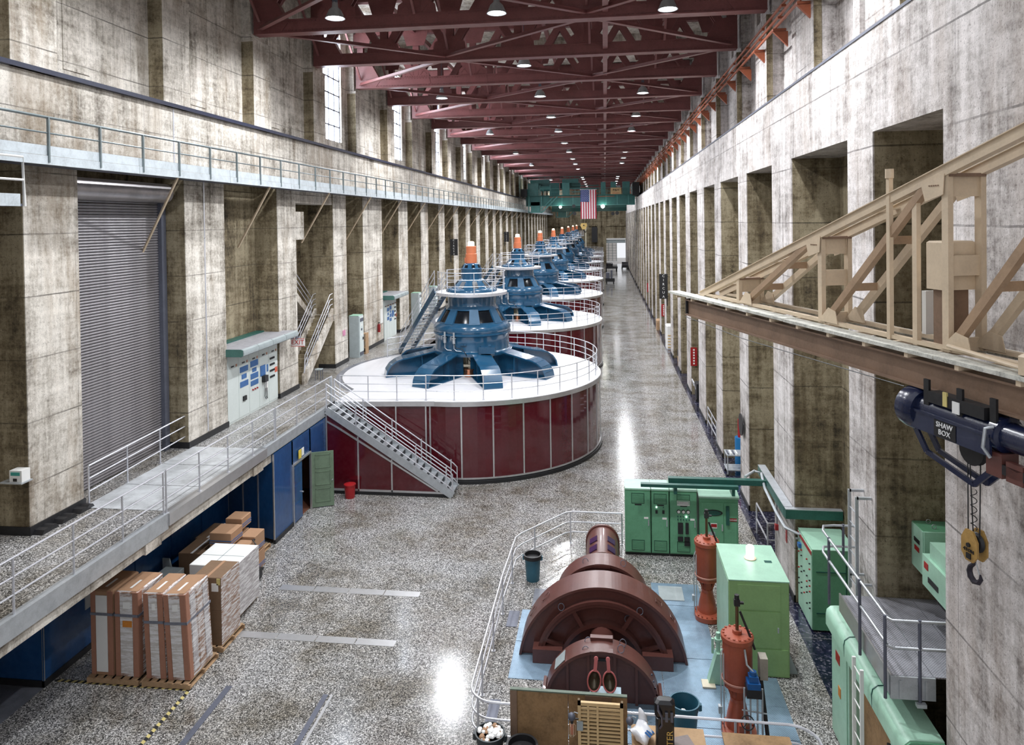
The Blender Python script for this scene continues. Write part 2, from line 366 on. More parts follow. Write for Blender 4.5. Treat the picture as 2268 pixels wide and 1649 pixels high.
MB().box(LX-0.15, LX+0.15, Y0, YE, 14.9, 15.02).build('rail_ledge', paint('blue_black_rail', (0.015, 0.02, 0.05), 0.4), wl)
prev = Y0
for a, b in piers:                                                           # back of each lower bay
    x = LB if prev < 31 or prev > 33 else LB-1.0
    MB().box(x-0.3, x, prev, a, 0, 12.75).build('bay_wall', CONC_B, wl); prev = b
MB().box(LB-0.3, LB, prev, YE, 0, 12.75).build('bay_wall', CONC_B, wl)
MB().box(LX-0.75, LX-0.05, 31.7, 32.7, 10.3, 11.6).build('bay_lintel', CONC, wl)
MB().box(LX-1.0, LX-0.05, 31.7, 36.3, 12.0, 12.75).build('bay_lintel', CONC, wl)
UB = -14.5
MB().box(UB-0.4, UB, Y0, TY[0]-0.2, 14.9, ZT).build('upper_wall', CONC, wl)
wn = 1
for i, ty in enumerate(TY):
    a = ty-0.3
    MB().box(UB-0.1, LX+0.1, a, a+1.5, 14.9, 18.55).build('column', CONC, wl)
    MB().box(UB-0.1, LX, a, a+1.5, 18.55, ZT).build('column', CONC, wl)
    MB().box(UB, LX+0.09, a-0.01, a, 15.0, 18.54).build('column_face_shade', CONC_B, wl); MB().box(UB, LX+0.11, a-0.02, a+1.52, 18.42, 18.56).build('column_cap', CONC, wl)  # column_face_shade sheet: painted shade on the near side of the column
    if i < len(TY)-1: b = TY[i+1]-0.3
    else: b = YE
    if i % 2 == 1 and i > 1:
        w0, w1 = a+2.0, a+5.1
        for p, q, z0, z1 in ((a, w0, 14.9, ZT), (w1, b, 14.9, ZT), (w0, w1, 14.9, 15.5), (w0, w1, 21.5, ZT)):
            MB().box(UB-0.4, UB, p, q, z0, z1).build('upper_wall', CONC, wl)
        w = struct('window_%d' % wn); wn += 1
        mf = MB()
        nc, nr = 4, 7
        for c in range(nc+1):
            yy = w0+(w1-w0)*c/nc; mf.box(UB-0.24, UB-0.12, yy-0.035, yy+0.035, 15.5, 21.5)
        for r_ in range(nr+1):
            zz = 15.5+6.0*r_/nr; mf.box(UB-0.24, UB-0.12, w0, w1, zz-0.035, zz+0.035)
        mf.build('window_frame', DKSTEEL, w)
        proto = None
        for c in range(nc):
            for r_ in range(nr):
                p0 = w0+(w1-w0)*(c+.5)/nc; z0 = 15.5+6.0*(r_+.5)/nr
                if i > 9: continue
                if proto is None: proto = MB((0, 0, 0)).box(-0.01, 0.01, -(w1-w0)/nc/2, (w1-w0)/nc/2, -3.0/nr, 3.0/nr).build('pane', DAY, w); proto.location = (UB-0.18, p0, z0)
                else: link_copy(proto, w, (UB-0.18, p0, z0))
        if i > 9:
            MB().box(UB-0.19, UB-0.17, w0, w1, 15.5, 21.5).build('panes', DAY, w, kind='stuff')
        MB().box(UB-0.15, UB-0.08, w0-0.12, w0, 15.4, 21.6).build('window_trim', CONC, w)
    else:
        MB().box(UB-0.4, UB, a, b, 14.9, ZT).build('upper_wall', CONC, wl)
        MB().box(UB, UB+0.03, a+2.3, a+3.3, 15.3, 17.6).build('wall_panel', CONC, wl)
# ---- right wall
wr = struct('wall_right')
opens = [(12.1, 15.1), (16.6, 21.4), (23.8, 27.95), (29.65, 34.1), (35.9, 39.7), (42.5, 46.3), (48.6, 52.6), (54.4, 58.4)]
y = 60.45
while y < YE-5: opens.append((y, y+4.1)); y += 6.05
pv = Y0
for i, (a, b) in enumerate(opens):
    MB().box(RX, RB, pv, a, 0, 12.68).build('pier', CONC_R, wr)
    MB().box(RX-0.03, RB-0.05, (pv if i else Y0), a+0.03, 0, 0.2).build('pier_base', BLACK, wr)
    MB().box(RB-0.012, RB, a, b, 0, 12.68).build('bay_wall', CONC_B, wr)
    MB().box(RX+0.03, RB, a, a+0.01, 0, 12.68).build('bay_side_shade', CONC_B, wr); MB().box(RX+0.03, RB, b-0.01, b, 0, 12.68).build('bay_side_shade', CONC_B, wr)  # side sheets in the brown concrete, bay shade included in the colour
    pv = b
MB().box(RX, RB, pv, YE, 0, 12.68).build('pier', CONC_R, wr)
MB().box(RB, RB+0.35, Y0, YE, 0, ZT).build('back_wall', CONC_R, wr)
MB().box(RX, RB, Y0, YE, 12.68, 14.7).build('crane_beam', CONC_R, wr)
MB().box(RX-0.02, RX+0.10, Y0, YE, 14.7, 14.76).build('rail_ledge', DKSTEEL, wr)
MB().box(RX-0.012, RX, 18.2+4.2, 18.2+4.26, 3.0, 14.7).build('joint_strip', CONC_R, wr)
for i, ty in enumerate(TY):
    a = ty-0.3
    MB().box(6.0, RB, a, a+2.0, 14.7, 18.5).build('column', CONC_R, wr)
    MB().box(6.2, RB, a, a+2.0, 18.5, ZT).build('column', CONC_R, wr)
    MB().box(5.98, 6.2, a-0.02, a, 14.7, 18.5).build('column_face_shade', CONC_B, wr)  # near side darkened by a sheet with shade in its colour
    MB().box(6.35, RB, a+3.4, a+3.9, 14.7, ZT).build('column', CONC_R, wr)
# ---- end wall
we = struct('wall_end')
for x0, x1, z0, z1 in ((LB-1.3, -0.35, 0, ZT), (-0.35, 5.15, 6.4, ZT), (5.15, RB+0.3, 0, ZT)):
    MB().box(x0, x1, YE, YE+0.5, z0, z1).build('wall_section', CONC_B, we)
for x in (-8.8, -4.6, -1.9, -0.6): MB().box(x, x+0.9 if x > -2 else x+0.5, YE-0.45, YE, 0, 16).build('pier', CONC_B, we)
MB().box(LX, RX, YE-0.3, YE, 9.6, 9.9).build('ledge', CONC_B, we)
d1 = struct('door_1')
MB().box(-0.35, 5.15, YE-0.1, YE+0.1, 6.1, 6.5).build('door_head', WHITE, d1)
MB().box(-0.3, 5.1, YE+0.1, YE+0.3, 5.3, 6.1).build('door_drum', GREYC, d1)
MB().box(-0.2, 3.1, YE+9.0, YE+9.2, 0.2, 5.2).build('far_gate', paint('far_gate_white', (0.93, 0.9, 0.9), 0.6, 0, 0.05), d1)
for c in range(4): MB().box(-0.2+c*1.05, -0.1+c*1.05, YE+8.9, YE+9.0, 0.2, 5.2).build('gate_bar', GREYC, d1)
for c in range(8): MB().box(-0.2, 3.1, YE+8.92, YE+9.0, 0.2+c*0.7, 0.26+c*0.7).build('gate_bar', GREYC, d1)
# ---- gallery floor (left) with its steel edge
GZ = 3.45
gal = struct('floor.001')
MB().box(LB-1.1, -11.6, Y0, 29.3, GZ-0.32, GZ).build('slab', TERR_G, gal)
MB().box(LB-1.1, -11.4, 29.3, YE-1, GZ-0.32, GZ).build('slab', TERR_G, gal)
MB().box(-11.6, -11.42, Y0, 17.5, GZ-0.36, GZ+0.05).build('edge_beam', STEEL, gal)
MB().box(-11.66, -11.38, 17.5, 23.0, GZ-0.28, GZ+0.03).build('edge_beam', ALU, gal)
MB().box(-11.6, -11.42, 23.0, 29.3, GZ-0.30, GZ+0.05).build('edge_beam', STEEL, gal)
MB().box(-11.75, -11.5, Y0, 29.3, GZ-0.62, GZ-0.34).build('concrete_edge', CONC, gal)
for yy in (4.0, 10.6, 16.9, 22.5, 28.6):
    MB().box(-13.4, -11.44, yy-0.32, yy+0.32, GZ-0.64, GZ-0.345).box(-13.4, -12.0, yy-0.32, yy+0.32, GZ-0.95, GZ-0.6).build('cross_beam', CONC, gal)
for yy in (7.5, 13.8, 18.6, 20.4): MB().box(-13.4, -12.4, yy-0.3, yy+0.3, GZ-0.85, GZ-0.33).build('cross_beam', CONC_B, gal)
for x0 in (0, 1):
    for k in range(3):
        MB().box(-14.05+x0*1.2, -12.87+x0*1.2, 17.72+k*1.77, 19.45+k*1.77, GZ+0.002, GZ+0.016).build('floor_plate', WPLATE, gal)
# ---- under-gallery blue partition
pw = struct('partition_wall')
def panels(p, q, z0, z1, n, mat, par, th=0.05, trim=ALU, tw=0.035, skip=()):
    p = Vector((*p, 0)); q = Vector((*q, 0)); d = (q-p)/n; u = d.normalized(); nn = Vector((u.y, -u.x, 0))
    for k in range(n):
        if k in skip: continue
        a = p+d*k; b = p+d*(k+1)
        MB().beam(a+u*0.02-nn*th/2+Vector((0, 0, (z0+z1)/2)), b-u*0.02-nn*th/2+Vector((0, 0, (z0+z1)/2)), th, z1-z0).build('panel', mat, par)
    for k in range(n+1):
        a = p+d*k; MB().beam(a+nn*0.008+Vector((0, 0, z0)), a+nn*0.008+Vector((0, 0, z1)), tw*1.4, 0.03, tuple(nn)).build('panel_trim', trim, par)
panels((-15.6, 15.6), (-13.47, 15.6), 0.15, 3.1, 1, BLUEP, pw)
panels((-13.47, 15.6), (-13.47, 24.2), 0.15, 3.1, 5, BLUEP, pw, trim=BLUEP)
panels((-13.47, 24.2), (-11.42, 23.5), 0.15, 3.1, 3, BLUEP, pw)
panels((-11.42, 23.5), (-11.42, 25.0), 0.15, 3.1, 1, BLUEP, pw)
panels((-11.42, 26.6), (-11.42, 28.75), 0.15, 3.1, 1, BLUEP, pw)
panels((-11.42, 25.0), (-11.42, 26.6), 2.25, 3.1, 1, BLUEP, pw)
MB().box(-15.6, -13.44, 15.57, 15.6, 0, 0.15).box(-13.5, -13.43, 15.57, 24.2, 0, 0.15).box(-11.45, -11.38, 23.5, 25.0, 0, 0.15).box(-11.45, -11.38, 26.6, 28.75, 0, 0.15).build('kick_plate', BLACK, pw)
MB().box(-11.43, -11.36, 25.0, 26.6, 2.18, 2.25).box(-11.43, -11.36, 24.97, 25.03, 0, 2.2).box(-11.43, -11.36, 26.57, 26.63, 0, 2.2).build('door_frame', ALU, pw)
MB().box(-13.4, -11.5, 24.6, 28.7, 0.0, 0.02).box(-13.45, -13.4, 24.4, 28.7, 0, 3.1).box(-13.4, -11.5, 28.6, 28.7, 0, 3.1).build('room_lining', MAG, pw)
for k in range(4): MB().beam((-12.3, 25.7+k*0.5, 0.4), (-12.3, 26.9+k*0.5, 2.2), 0.05, 0.05).build('scaffold_bar', paint('red_oxide_bar', (0.34, 0.10, 0.05), 0.6), pw)
MB().box(-13.47, -13.45, 17.0, 17.25, 1.1, 1.75).build('switch_plate', STEEL, pw)
d2 = struct('door_2')
dm = MB().box(-11.45, -11.40, 25.03, 25.8, 0.05, 2.17).build('door_leaf', BLUEP, d2)
for k in range(3): MB().box(-11.40, -11.385, 25.12, 25.7, 0.2+k*0.66, 0.72+k*0.66).build('door_panel', BLUEP, d2)
MB().cyl((-11.36, 25.72, 1.0), 0.03, -0.04, 0.04, 8, 'x').build('door_handle', ALU, d2)
d3 = struct('door_3')
hx, hy = -11.36, 26.62; ex, ey = -10.62, 26.95
u = Vector((ex-hx, ey-hy, 0)).normalized(); v = Vector((-u.y, u.x, 0))
R3 = Matrix(((u.x, v.x, 0, hx), (u.y, v.y, 0, hy), (0, 0, 1, 0), (0, 0, 0, 1)))
m = MB(); m.m = R3; m.box(0.0, 0.82, 0, 0.045, 0.03, 2.17); m.build('door_leaf', GREENDOOR, d3)
for k in range(3):
    m = MB(); m.m = R3; z = 0.22+k*0.66
    for q in ((0.12, 0.70, z, z+0.03), (0.12, 0.70, z+0.5, z+0.53), (0.12, 0.15, z, z+0.53), (0.67, 0.70, z, z+0.53)): m.box(q[0], q[1], -0.014, 0, q[2], q[3])
    m.build('door_panel', GREENDOOR, d3)
MB().cyl((ex-0.03, ey-0.05, 1.05), 0.025, -0.04, 0.03, 8, 'y').build('door_handle', STEEL, d3)
s = thing('safety_sign', 'small yellow and white safety notices above the blue door under the gallery', 'sign', (-11.37, 25.55, 2.35))
MB((-11.37, 25.55, 2.35)).box(-11.375, -11.36, 25.45, 25.68, 2.3, 2.62).build('notice', SIGNY, s); MB((-11.37, 25.55, 2.35)).box(-11.375, -11.36, 25.72, 25.92, 2.34, 2.62).build('notice', WHITE, s)
# ---- foreground floor insets: metal strips, slots, joint covers
fi = bpy.data.objects['floor']
for a, b in ((18.07, 18.35), (20.56, 20.86)):
    for k in range(4):
        MB().box(-9.9+k*1.09, -8.84+k*1.09, a, b, 0.0, 0.008).build('floor_strip', ALU, fi)
MB().box(-9.1, -8.95, 12, 16.1, 0, 0.01).build('rail_slot', DKSTEEL, fi); MB().box(-6.66, -6.54, 12, 16.05, 0, 0.01).build('rail_slot', DKSTEEL, fi); MB().box(-6.48, -6.42, 12, 16.05, 0, 0.01).build('rail_edge', ALU, fi)
tp = thing('hazard_tape', 'yellow and black striped tape marking a corner on the floor before the pallets', 'floor tape', (-9.9, 15.87, 0))
k = 0; x = -13.4
m1 = MB((-9.9, 15.87, 0)); m2 = MB((-9.9, 15.87, 0))
while x < -9.9:
    (m1 if k % 2 else m2).prism([(x, 15.82), (x+0.09, 15.82), (x+0.13, 15.91), (x+0.04, 15.91)], 0.001, 0.006, 'z'); x += 0.09; k += 1
y = 15.82
while y > 12.6:
    (m1 if k % 2 else m2).prism([(-9.95, y), (-9.86, y-0.04), (-9.86, y-0.13), (-9.95, y-0.09)], 0.001, 0.006, 'z'); y -= 0.09; k += 1
m1.build('tape_stripe', TAPE_Y, tp, kind='stuff'); m2.build('tape_stripe', BLACK, tp, kind='stuff')
# ---- diamond-plate decking around the exciter set
dk = struct('floor.002')
def plates(x0, x1, y0, y1, nx, ny):
    for i in range(nx):
        for j in range(ny):
            a = x0+(x1-x0)*i/nx; b = x0+(x1-x0)*(i+1)/nx; c = y0+(y1-y0)*j/ny; d = y0+(y1-y0)*(j+1)/ny
            MB().box(a+0.006, b-0.006, c+0.006, d-0.006, 0.001, 0.012+0.004*((i+j) % 2)).build('floor_plate', DPLATE, dk)
plates(-2.45, 1.25, 17.1, 20.2, 3, 2); plates(1.25, 2.65, 14.6, 22.1, 1, 6); plates(2.65, 3.95, 14.6, 17.78, 1, 3); plates(-1.6, 1.25, 15.2, 17.1, 2, 1)
MB().box(-2.2, -1.5, 20.4, 21.4, 0.001, 0.014).build('floor_plate', SLATE, dk); MB().box(-2.0, -0.95, 15.75, 16.45, 0.001, 0.02).build('floor_plate', SLATE, dk)
MB().box(-2.75, -2.5, 15.3, 16.3, 0.001, 0.014).box(-2.8, -2.5, 19.3, 20.1, 0.001, 0.014).build('floor_grate', DKSTEEL, dk)
MB().box(1.45, 2.15, 21.1, 21.9, 0.018, 0.03).build('floor_grate', GREYC, dk)
# ================================================================ ROOF TRUSSES
TX0, TX1 = -14.0, 6.05
def make_truss():
    t = thing('roof_truss', '', 'truss', (0, 0, 0), 'maroon riveted roof trusses')
    zb, zt = 18.72, 21.7; o = (0, 0, 0)
    m = MB(); m.box(TX0, TX1, -0.20, -0.17, zb, zb+0.52).box(TX0, TX1, 0.17, 0.20, zb, zb+0.52).box(TX0, TX1, -0.26, 0.26, zb-0.02, zb+0.02).box(TX0, TX1, -0.25, 0.25, zb+0.5, zb+0.53)
    m.box(TX0+4, TX1-5.5, -0.215, -0.20, zb+0.02, zb+0.5); m.build('bottom_chord', MAROON, t)
    MB().box(TX0, TX1, -0.2, 0.2, zt, zt+0.42).box(TX0, TX1, -0.26, 0.26, zt+0.4, zt+0.45).build('top_chord', MAROON, t)
    n = 6; xs = [TX0+0.25+(TX1-TX0-0.5)*k/n for k in range(n+1)]
    for k, x in enumerate(xs):
        w = 0.68
        if 0 < k < n: MB().prism([(x-w*1.25, zb+0.1), (x+w*1.25, zb+0.1), (x+w*1.1, zb+0.85), (x+0.30, zb+1.15), (x-0.30, zb+1.15), (x-w*1.1, zb+0.85)], -0.225, -0.205).build('gusset', MAROON, t)
        else:
            sgn = 1 if k == 0 else -1
            MB().prism([(x-sgn*0.25, zb-0.0), (x+sgn*0.9, zb), (x+sgn*1.2, zb+0.4), (x+sgn*0.7, zb+1.3), (x-sgn*0.25, zb+1.5)], -0.225, 0.225).build('gusset', MAROON, t)
        MB().prism([(x-0.75, zt+0.1), (x-0.5, zt-0.7), (x+0.5, zt-0.7), (x+0.75, zt+0.1)], -0.225, -0.205).build('gusset', MAROON, t)
        m = MB().beam((x, -0.13, zb+0.5), (x, -0.13, zt), 0.06, 0.34, (1, 0, 0)).beam((x, 0.13, zb+0.5), (x, 0.13, zt), 0.06, 0.34, (1, 0, 0)); m.build('vertical', MAROON, t)
    for k in range(n):
        xm = (xs[k]+xs[k+1])/2
        for p, q in (((xs[k], zb+0.4), (xm, zt+0.1)), ((xm, zt+0.1), (xs[k+1], zb+0.4))):
            m = MB()
            for yy in (-0.15, 0.15): m.beam((p[0], yy, p[1]), (q[0], yy, q[1]), 0.08, 0.30, (0, 1, 0)) if False else m.beam((p[0], yy, p[1]), (q[0], yy, q[1]), 0.07, 0.36, (1, 0, 0.01))
            m.build('diagonal', MAROON, t)
    m = MB(); r = 0.017
    def riv(x, z): m.box(x-r, x+r, -0.243, -0.2, z-r, z+r)
    x = TX0+0.3
    while x < TX1-0.2:
        riv(x, zb+0.09); riv(x, zb+0.44); x += 0.165
    for k in range(1, n):
        for j in range(8):
            riv(xs[k]-0.62+0.05*j, zb+0.60+0.06*(7-abs(j-3))-0.15); riv(xs[k]+0.62-0.05*j, zb+0.60+0.06*(7-abs(j-3))-0.15)
        for j in range(10): riv(xs[k]-0.62+0.138*j, zb+0.56)
        for j in range(6): riv(xs[k]-0.15, zb+0.66+0.075*j); riv(xs[k]+0.15, zb+0.66+0.075*j)
    m.build('rivets', MAROON, t, kind='stuff')
    return t
tr0 = make_truss(); LBL = 'maroon riveted steel roof truss, %s along the ceiling counted from the near end'
vis = 0
for i, ty in enumerate(TY):
    lab = ('maroon roof truss overhead before the first one in view, %s' % ('nearer' if i == 0 else 'farther')) if i < 2 else LBL % (ORD[i-2] if i > 2 else 'first')
    if i == 0: tr0.location = (0, ty, 0); tr0['label'] = lab
    else: copy_tree(tr0, (0, ty, 0), label=lab)
# bracing between trusses: one frame per bay
def make_brace(flip):
    t = thing('bracing_frame', '', 'bracing', (0, 0, 0), 'bottom bracing between roof trusses')
    xs = [TX0+0.3, -7.4, -0.6, TX1-0.3]
    for k in range(3):
        a, b = (0.3, 5.75) if (k+flip) % 2 == 0 else (5.75, 0.3)
        m = MB(); m.beam((xs[k], a, 18.86), (xs[k+1], b, 18.86), 0.20, 0.03).beam((xs[k], a, 18.94), (xs[k+1], b, 18.94), 0.03, 0.14); m.build('brace', MAROON, t)
    MB().box(0.0, 0.22, 0.2, 5.85, 18.9, 18.93).box(0.09, 0.13, 0.2, 5.85, 18.93, 19.12).build('strut', MAROON, t)
    for x in (-10.6, -3.2, 3.3): MB().box(x-0.1, x+0.1, 0.2, 5.85, 21.72, 22.0).build('purlin', MAROON, t)
    for x in (TX0+0.3, -7.3, -0.6, 2.8): MB().beam((x, 0.3, 19.2), (x, 3.0, 21.7), 0.10, 0.08).beam((x, 3.0, 21.7), (x, 5.75, 19.2), 0.10, 0.08).build('sway_brace', MAROON, t)
    return t
b0 = [make_brace(0), make_brace(1)]
for i in range(len(TY)-1):
    src = b0[i % 2]; lab = 'light maroon V-shaped angle bracing in the %s roof bay from the near end' % (ORD[i] if i else 'first')
    if i < 2: src.location = (0, TY[i], 0); src['label'] = lab
    else: copy_tree(src, (0, TY[i], 0), label=lab)
# conductor rails on the right wall
cr = thing('conductor_rails', 'three orange-red conductor rails on brackets running high along the right wall', 'rail', (5.8, 28, 17.5))
for dx, z in ((5.72, 17.35), (5.86, 17.75), (5.98, 18.15)):
    MB((5.8, 28, 17.5)).tube([(dx, 4, z), (dx, YE-2, z)], 0.05, 6).build('conductor_rail', REDRAIL, cr)
pb = None; y = 16.0
while y < YE-3:
    if pb is None:
        pb = MB((5.8, 28, 17.5)).box(5.62, 6.05, y-0.05, y+0.05, 17.22, 17.3).box(5.78, 6.05, y-0.05, y+0.05, 17.62, 17.7).box(5.9, 6.05, y-0.05, y+0.05, 18.02, 18.1).prism([(5.62, 17.2), (6.1, 17.2), (6.1, 16.7)], y-0.06, y+0.06).build('bracket', REDRAIL, cr); yb = y
        for q in ((5.72, 17.3), (5.86, 17.7), (5.98, 18.1)): pass
    else: link_copy(pb, cr, (0, y-yb, 0))
    y += 3.025
# ---- lamps
def make_lamp():
    t = thing('high_bay_lamp', '', 'lamp', (0, 0, 0), 'high bay lamps hanging under the roof trusses')
    MB().lathe([(0.07, 0.62), (0.10, 0.60), (0.12, 0.42), (0.24, 0.30), (0.36, 0.02), (0.38, 0.0), (0.35, 0.0), (0.22, 0.27), (0.10, 0.38)], n=16, cap=False).build('shade', STEEL, t, True)
    MB().lathe([(1e-4, -0.03), (0.2, -0.01), (0.30, 0.05), (0.25, 0.16), (0.1, 0.3)], n=14, cap=False).build('lens', LIT, t, True)
    MB().cyl((0, 0, 0), 0.018, 0.6, 3.448, 6).box(-0.08, 0.08, -0.08, 0.08, 0.58, 0.78).build('stem', DKSTEEL, t); return t
lamp0 = make_lamp(); first = True
rows = {-10.0: 'left', -3.9: 'middle', 2.4: 'right'}
seen = {-10.0: [17.2, 26.3, 44.3, 63.3, 82, 100, 136.6, 155], -3.9: [17.2, 26.7, 35.9, 44.9, 54.1, 62.9, 72.4, 81.8, 91.1, 99.4, 109, 130, 136, 145, 154, 163, 172],
        2.4: [17.2, 27.3, 45.0, 54.8, 63.9, 83.3, 91.3, 99.6, 130, 136, 145, 154, 163, 172]}
for X, ys in seen.items():
    for j, y in enumerate(ys):
        lab = 'bell-shaped lamp, %s of the %s row under the ceiling trusses' % (ORD[j], {'left': 'window-side', 'middle': 'central', 'right': 'rail-side'}[rows[X]])
        if first: o = lamp0; o.location = (X, y, 18.75); o['label'] = lab; first = False
        else: o = copy_tree(lamp0, (X, y, 18.75), label=lab)
        if y < 130:
            l = bpy.data.lights.new('lamp_light', 'SPOT'); l.energy = LAMP_W*(1.0 if y > 20 else 1.2); l.spot_size = math.radians(168); l.spot_blend = 0.6; l.shadow_soft_size = 0.22; l.color = (0.95, 0.97, 1.0)
            q = bpy.data.objects.new('lamp_light', l); COL.objects.link(q); q.parent = o; q.location = (0, 0, -0.12)
# ================================================================ RAILINGS
def rail_run(name, label, pts, zs, mat, base, pitch=1.7, r=0.022, group=None, cat='railing', pr=0.025, posts=True, closed=False, ends=True, parent=None):
    """pts: plan points at floor level; zs: rail heights above the points"""
    o = Vector(pts[0])
    t = parent or thing(name, label, cat, tuple(o), group)
    if parent is not None: o = Vector((0, 0, 0))
    for z in zs:
        MB(o).tube([Vector(p)+Vector((0, 0, z)) for p in pts], r if z == max(zs) else r*0.85, 6, closed=closed).build('rail', mat, t, True)
    if posts:
        P = [Vector(p) for p in pts]; L = [0]
        if closed: P = P+[P[0]]
        for a, b in zip(P, P[1:]): L.append(L[-1]+(b-a).length)
        n = max(1, round(L[-1]/pitch)); proto = None
        for k in range(n if closed else n+1):
            s = L[-1]*k/n
            if not ends and k in (0, n): continue
            i = max(j for j in range(len(L)-1) if L[j] <= s+1e-6); a, b = P[i], P[i+1]
            f = (s-L[i])/max(1e-6, (L[i+1]-L[i])); p = a+(b-a)*f
            if proto is None:
                proto = MB((0, 0, 0)).cyl((0, 0, 0), pr, 0, max(zs), 6).box(-0.05, 0.05, -0.05, 0.05, 0, 0.012).build('post', mat, t, True); proto.location = p-o
            else: link_copy(proto, t, p-o)
    return t
# gallery railing, several welded sections as in the photograph
gx = -11.5
secs = [((gx, 4.0), (gx, 10.9), 'off the near corner'), ((gx, 11.0), (gx, 17.42), 'over the near blue wall'), ((gx, 17.54), (gx, 23.8), 'along the pale bridge plates'), ((gx, 23.9), (gx, 29.15), 'before the head of the stair')]
for a, b, w in secs:
    rail_run('gallery_railing', 'silver three-bar gallery railing section '+w, [(*a, GZ+0.03), (*b, GZ+0.03)], (0.4, 0.75, 1.12), RAILW, GZ, 1.6, 0.024, 'gallery railings')
rail_run('door_railing', 'silver railing in front of the roller shutter door', [(-13.95, 17.85, GZ), (-14.25, 23.05, GZ)], (0.4, 0.75, 1.1), RAILW, GZ, 1.8, 0.024)
# catwalk high on the left wall
CWPOST = paint('catwalk_dull_steel', (0.20, 0.24, 0.25), 0.45, 0.4)
cw = thing('catwalk', 'narrow steel catwalk with railing running the length of the left wall', 'catwalk', (-13.1, 10, 12.55))
o = (-13.1, 10, 12.55)
MB(o).box(-14.1, -13.1, Y0, YE, 12.55, 12.62).build('deck', DKSTEEL, cw)
y = Y0
pt = None
while y < YE:
    y1 = min(YE, y+5.0)
    if pt is None: pt = MB(o).box(-13.1, -13.08, y+0.01, y1-0.01, 12.72, 12.95).build('toe_plate', GALV, cw); pc = MB(o).box(-13.12, -13.06, y+0.01, y1-0.01, 12.5, 12.71).build('channel', GALV, cw); y_0 = y
    else: link_copy(pt, cw, (0, y-y_0, 0)); link_copy(pc, cw, (0, y-y_0, 0))
    y += 5.0
for z, r in ((13.62, 0.035), (13.25, 0.022)): MB(o).tube([(-13.08, Y0, z), (-13.08, YE, z)], r, 6).build('rail', CWPOST, cw)
y = 5.0; pt = None
while y < 178:
    if pt is None: pt = MB(o).box(-13.09, -13.03, y-0.022, y+0.022, 12.55, 13.62).build('post', CWPOST, cw); y_0 = y
    else: link_copy(pt, cw, (0, y-y_0, 0))
    y += 1.77
pt = None
for k in range(24):
    yy = 21.0+6.25*k
    if pt is None: pt = MB(o).beam((-13.15, yy, 12.55), (-14.95, yy+0.75, 10.1), 0.06, 0.06).build('brace', CREAM, cw); y_0 = yy
    else: link_copy(pt, cw, (0, yy-y_0, 0))
lc = thing('lower_catwalk', 'short lower catwalk end with white pipe rail at the left edge under the long catwalk', 'catwalk', (-13.1, 14.8, 11.5)); o = (-13.1, 14.8, 11.5)
MB(o).box(-14.5, -13.1, 4, 14.85, 11.5, 11.56).build('deck', DKSTEEL, lc); MB(o).box(-13.1, -13.06, 4, 14.75, 11.5, 11.78).build('toe_plate', GALV, lc)
MB(o).tube([(-13.08, 4, 12.62), (-13.08, 14.85, 12.62), (-13.08, 14.9, 11.5)], 0.035, 6).build('rail', WHITE, lc); MB(o).tube([(-13.08, 4, 12.1), (-13.08, 14.88, 12.1)], 0.03, 6).build('rail', WHITE, lc)
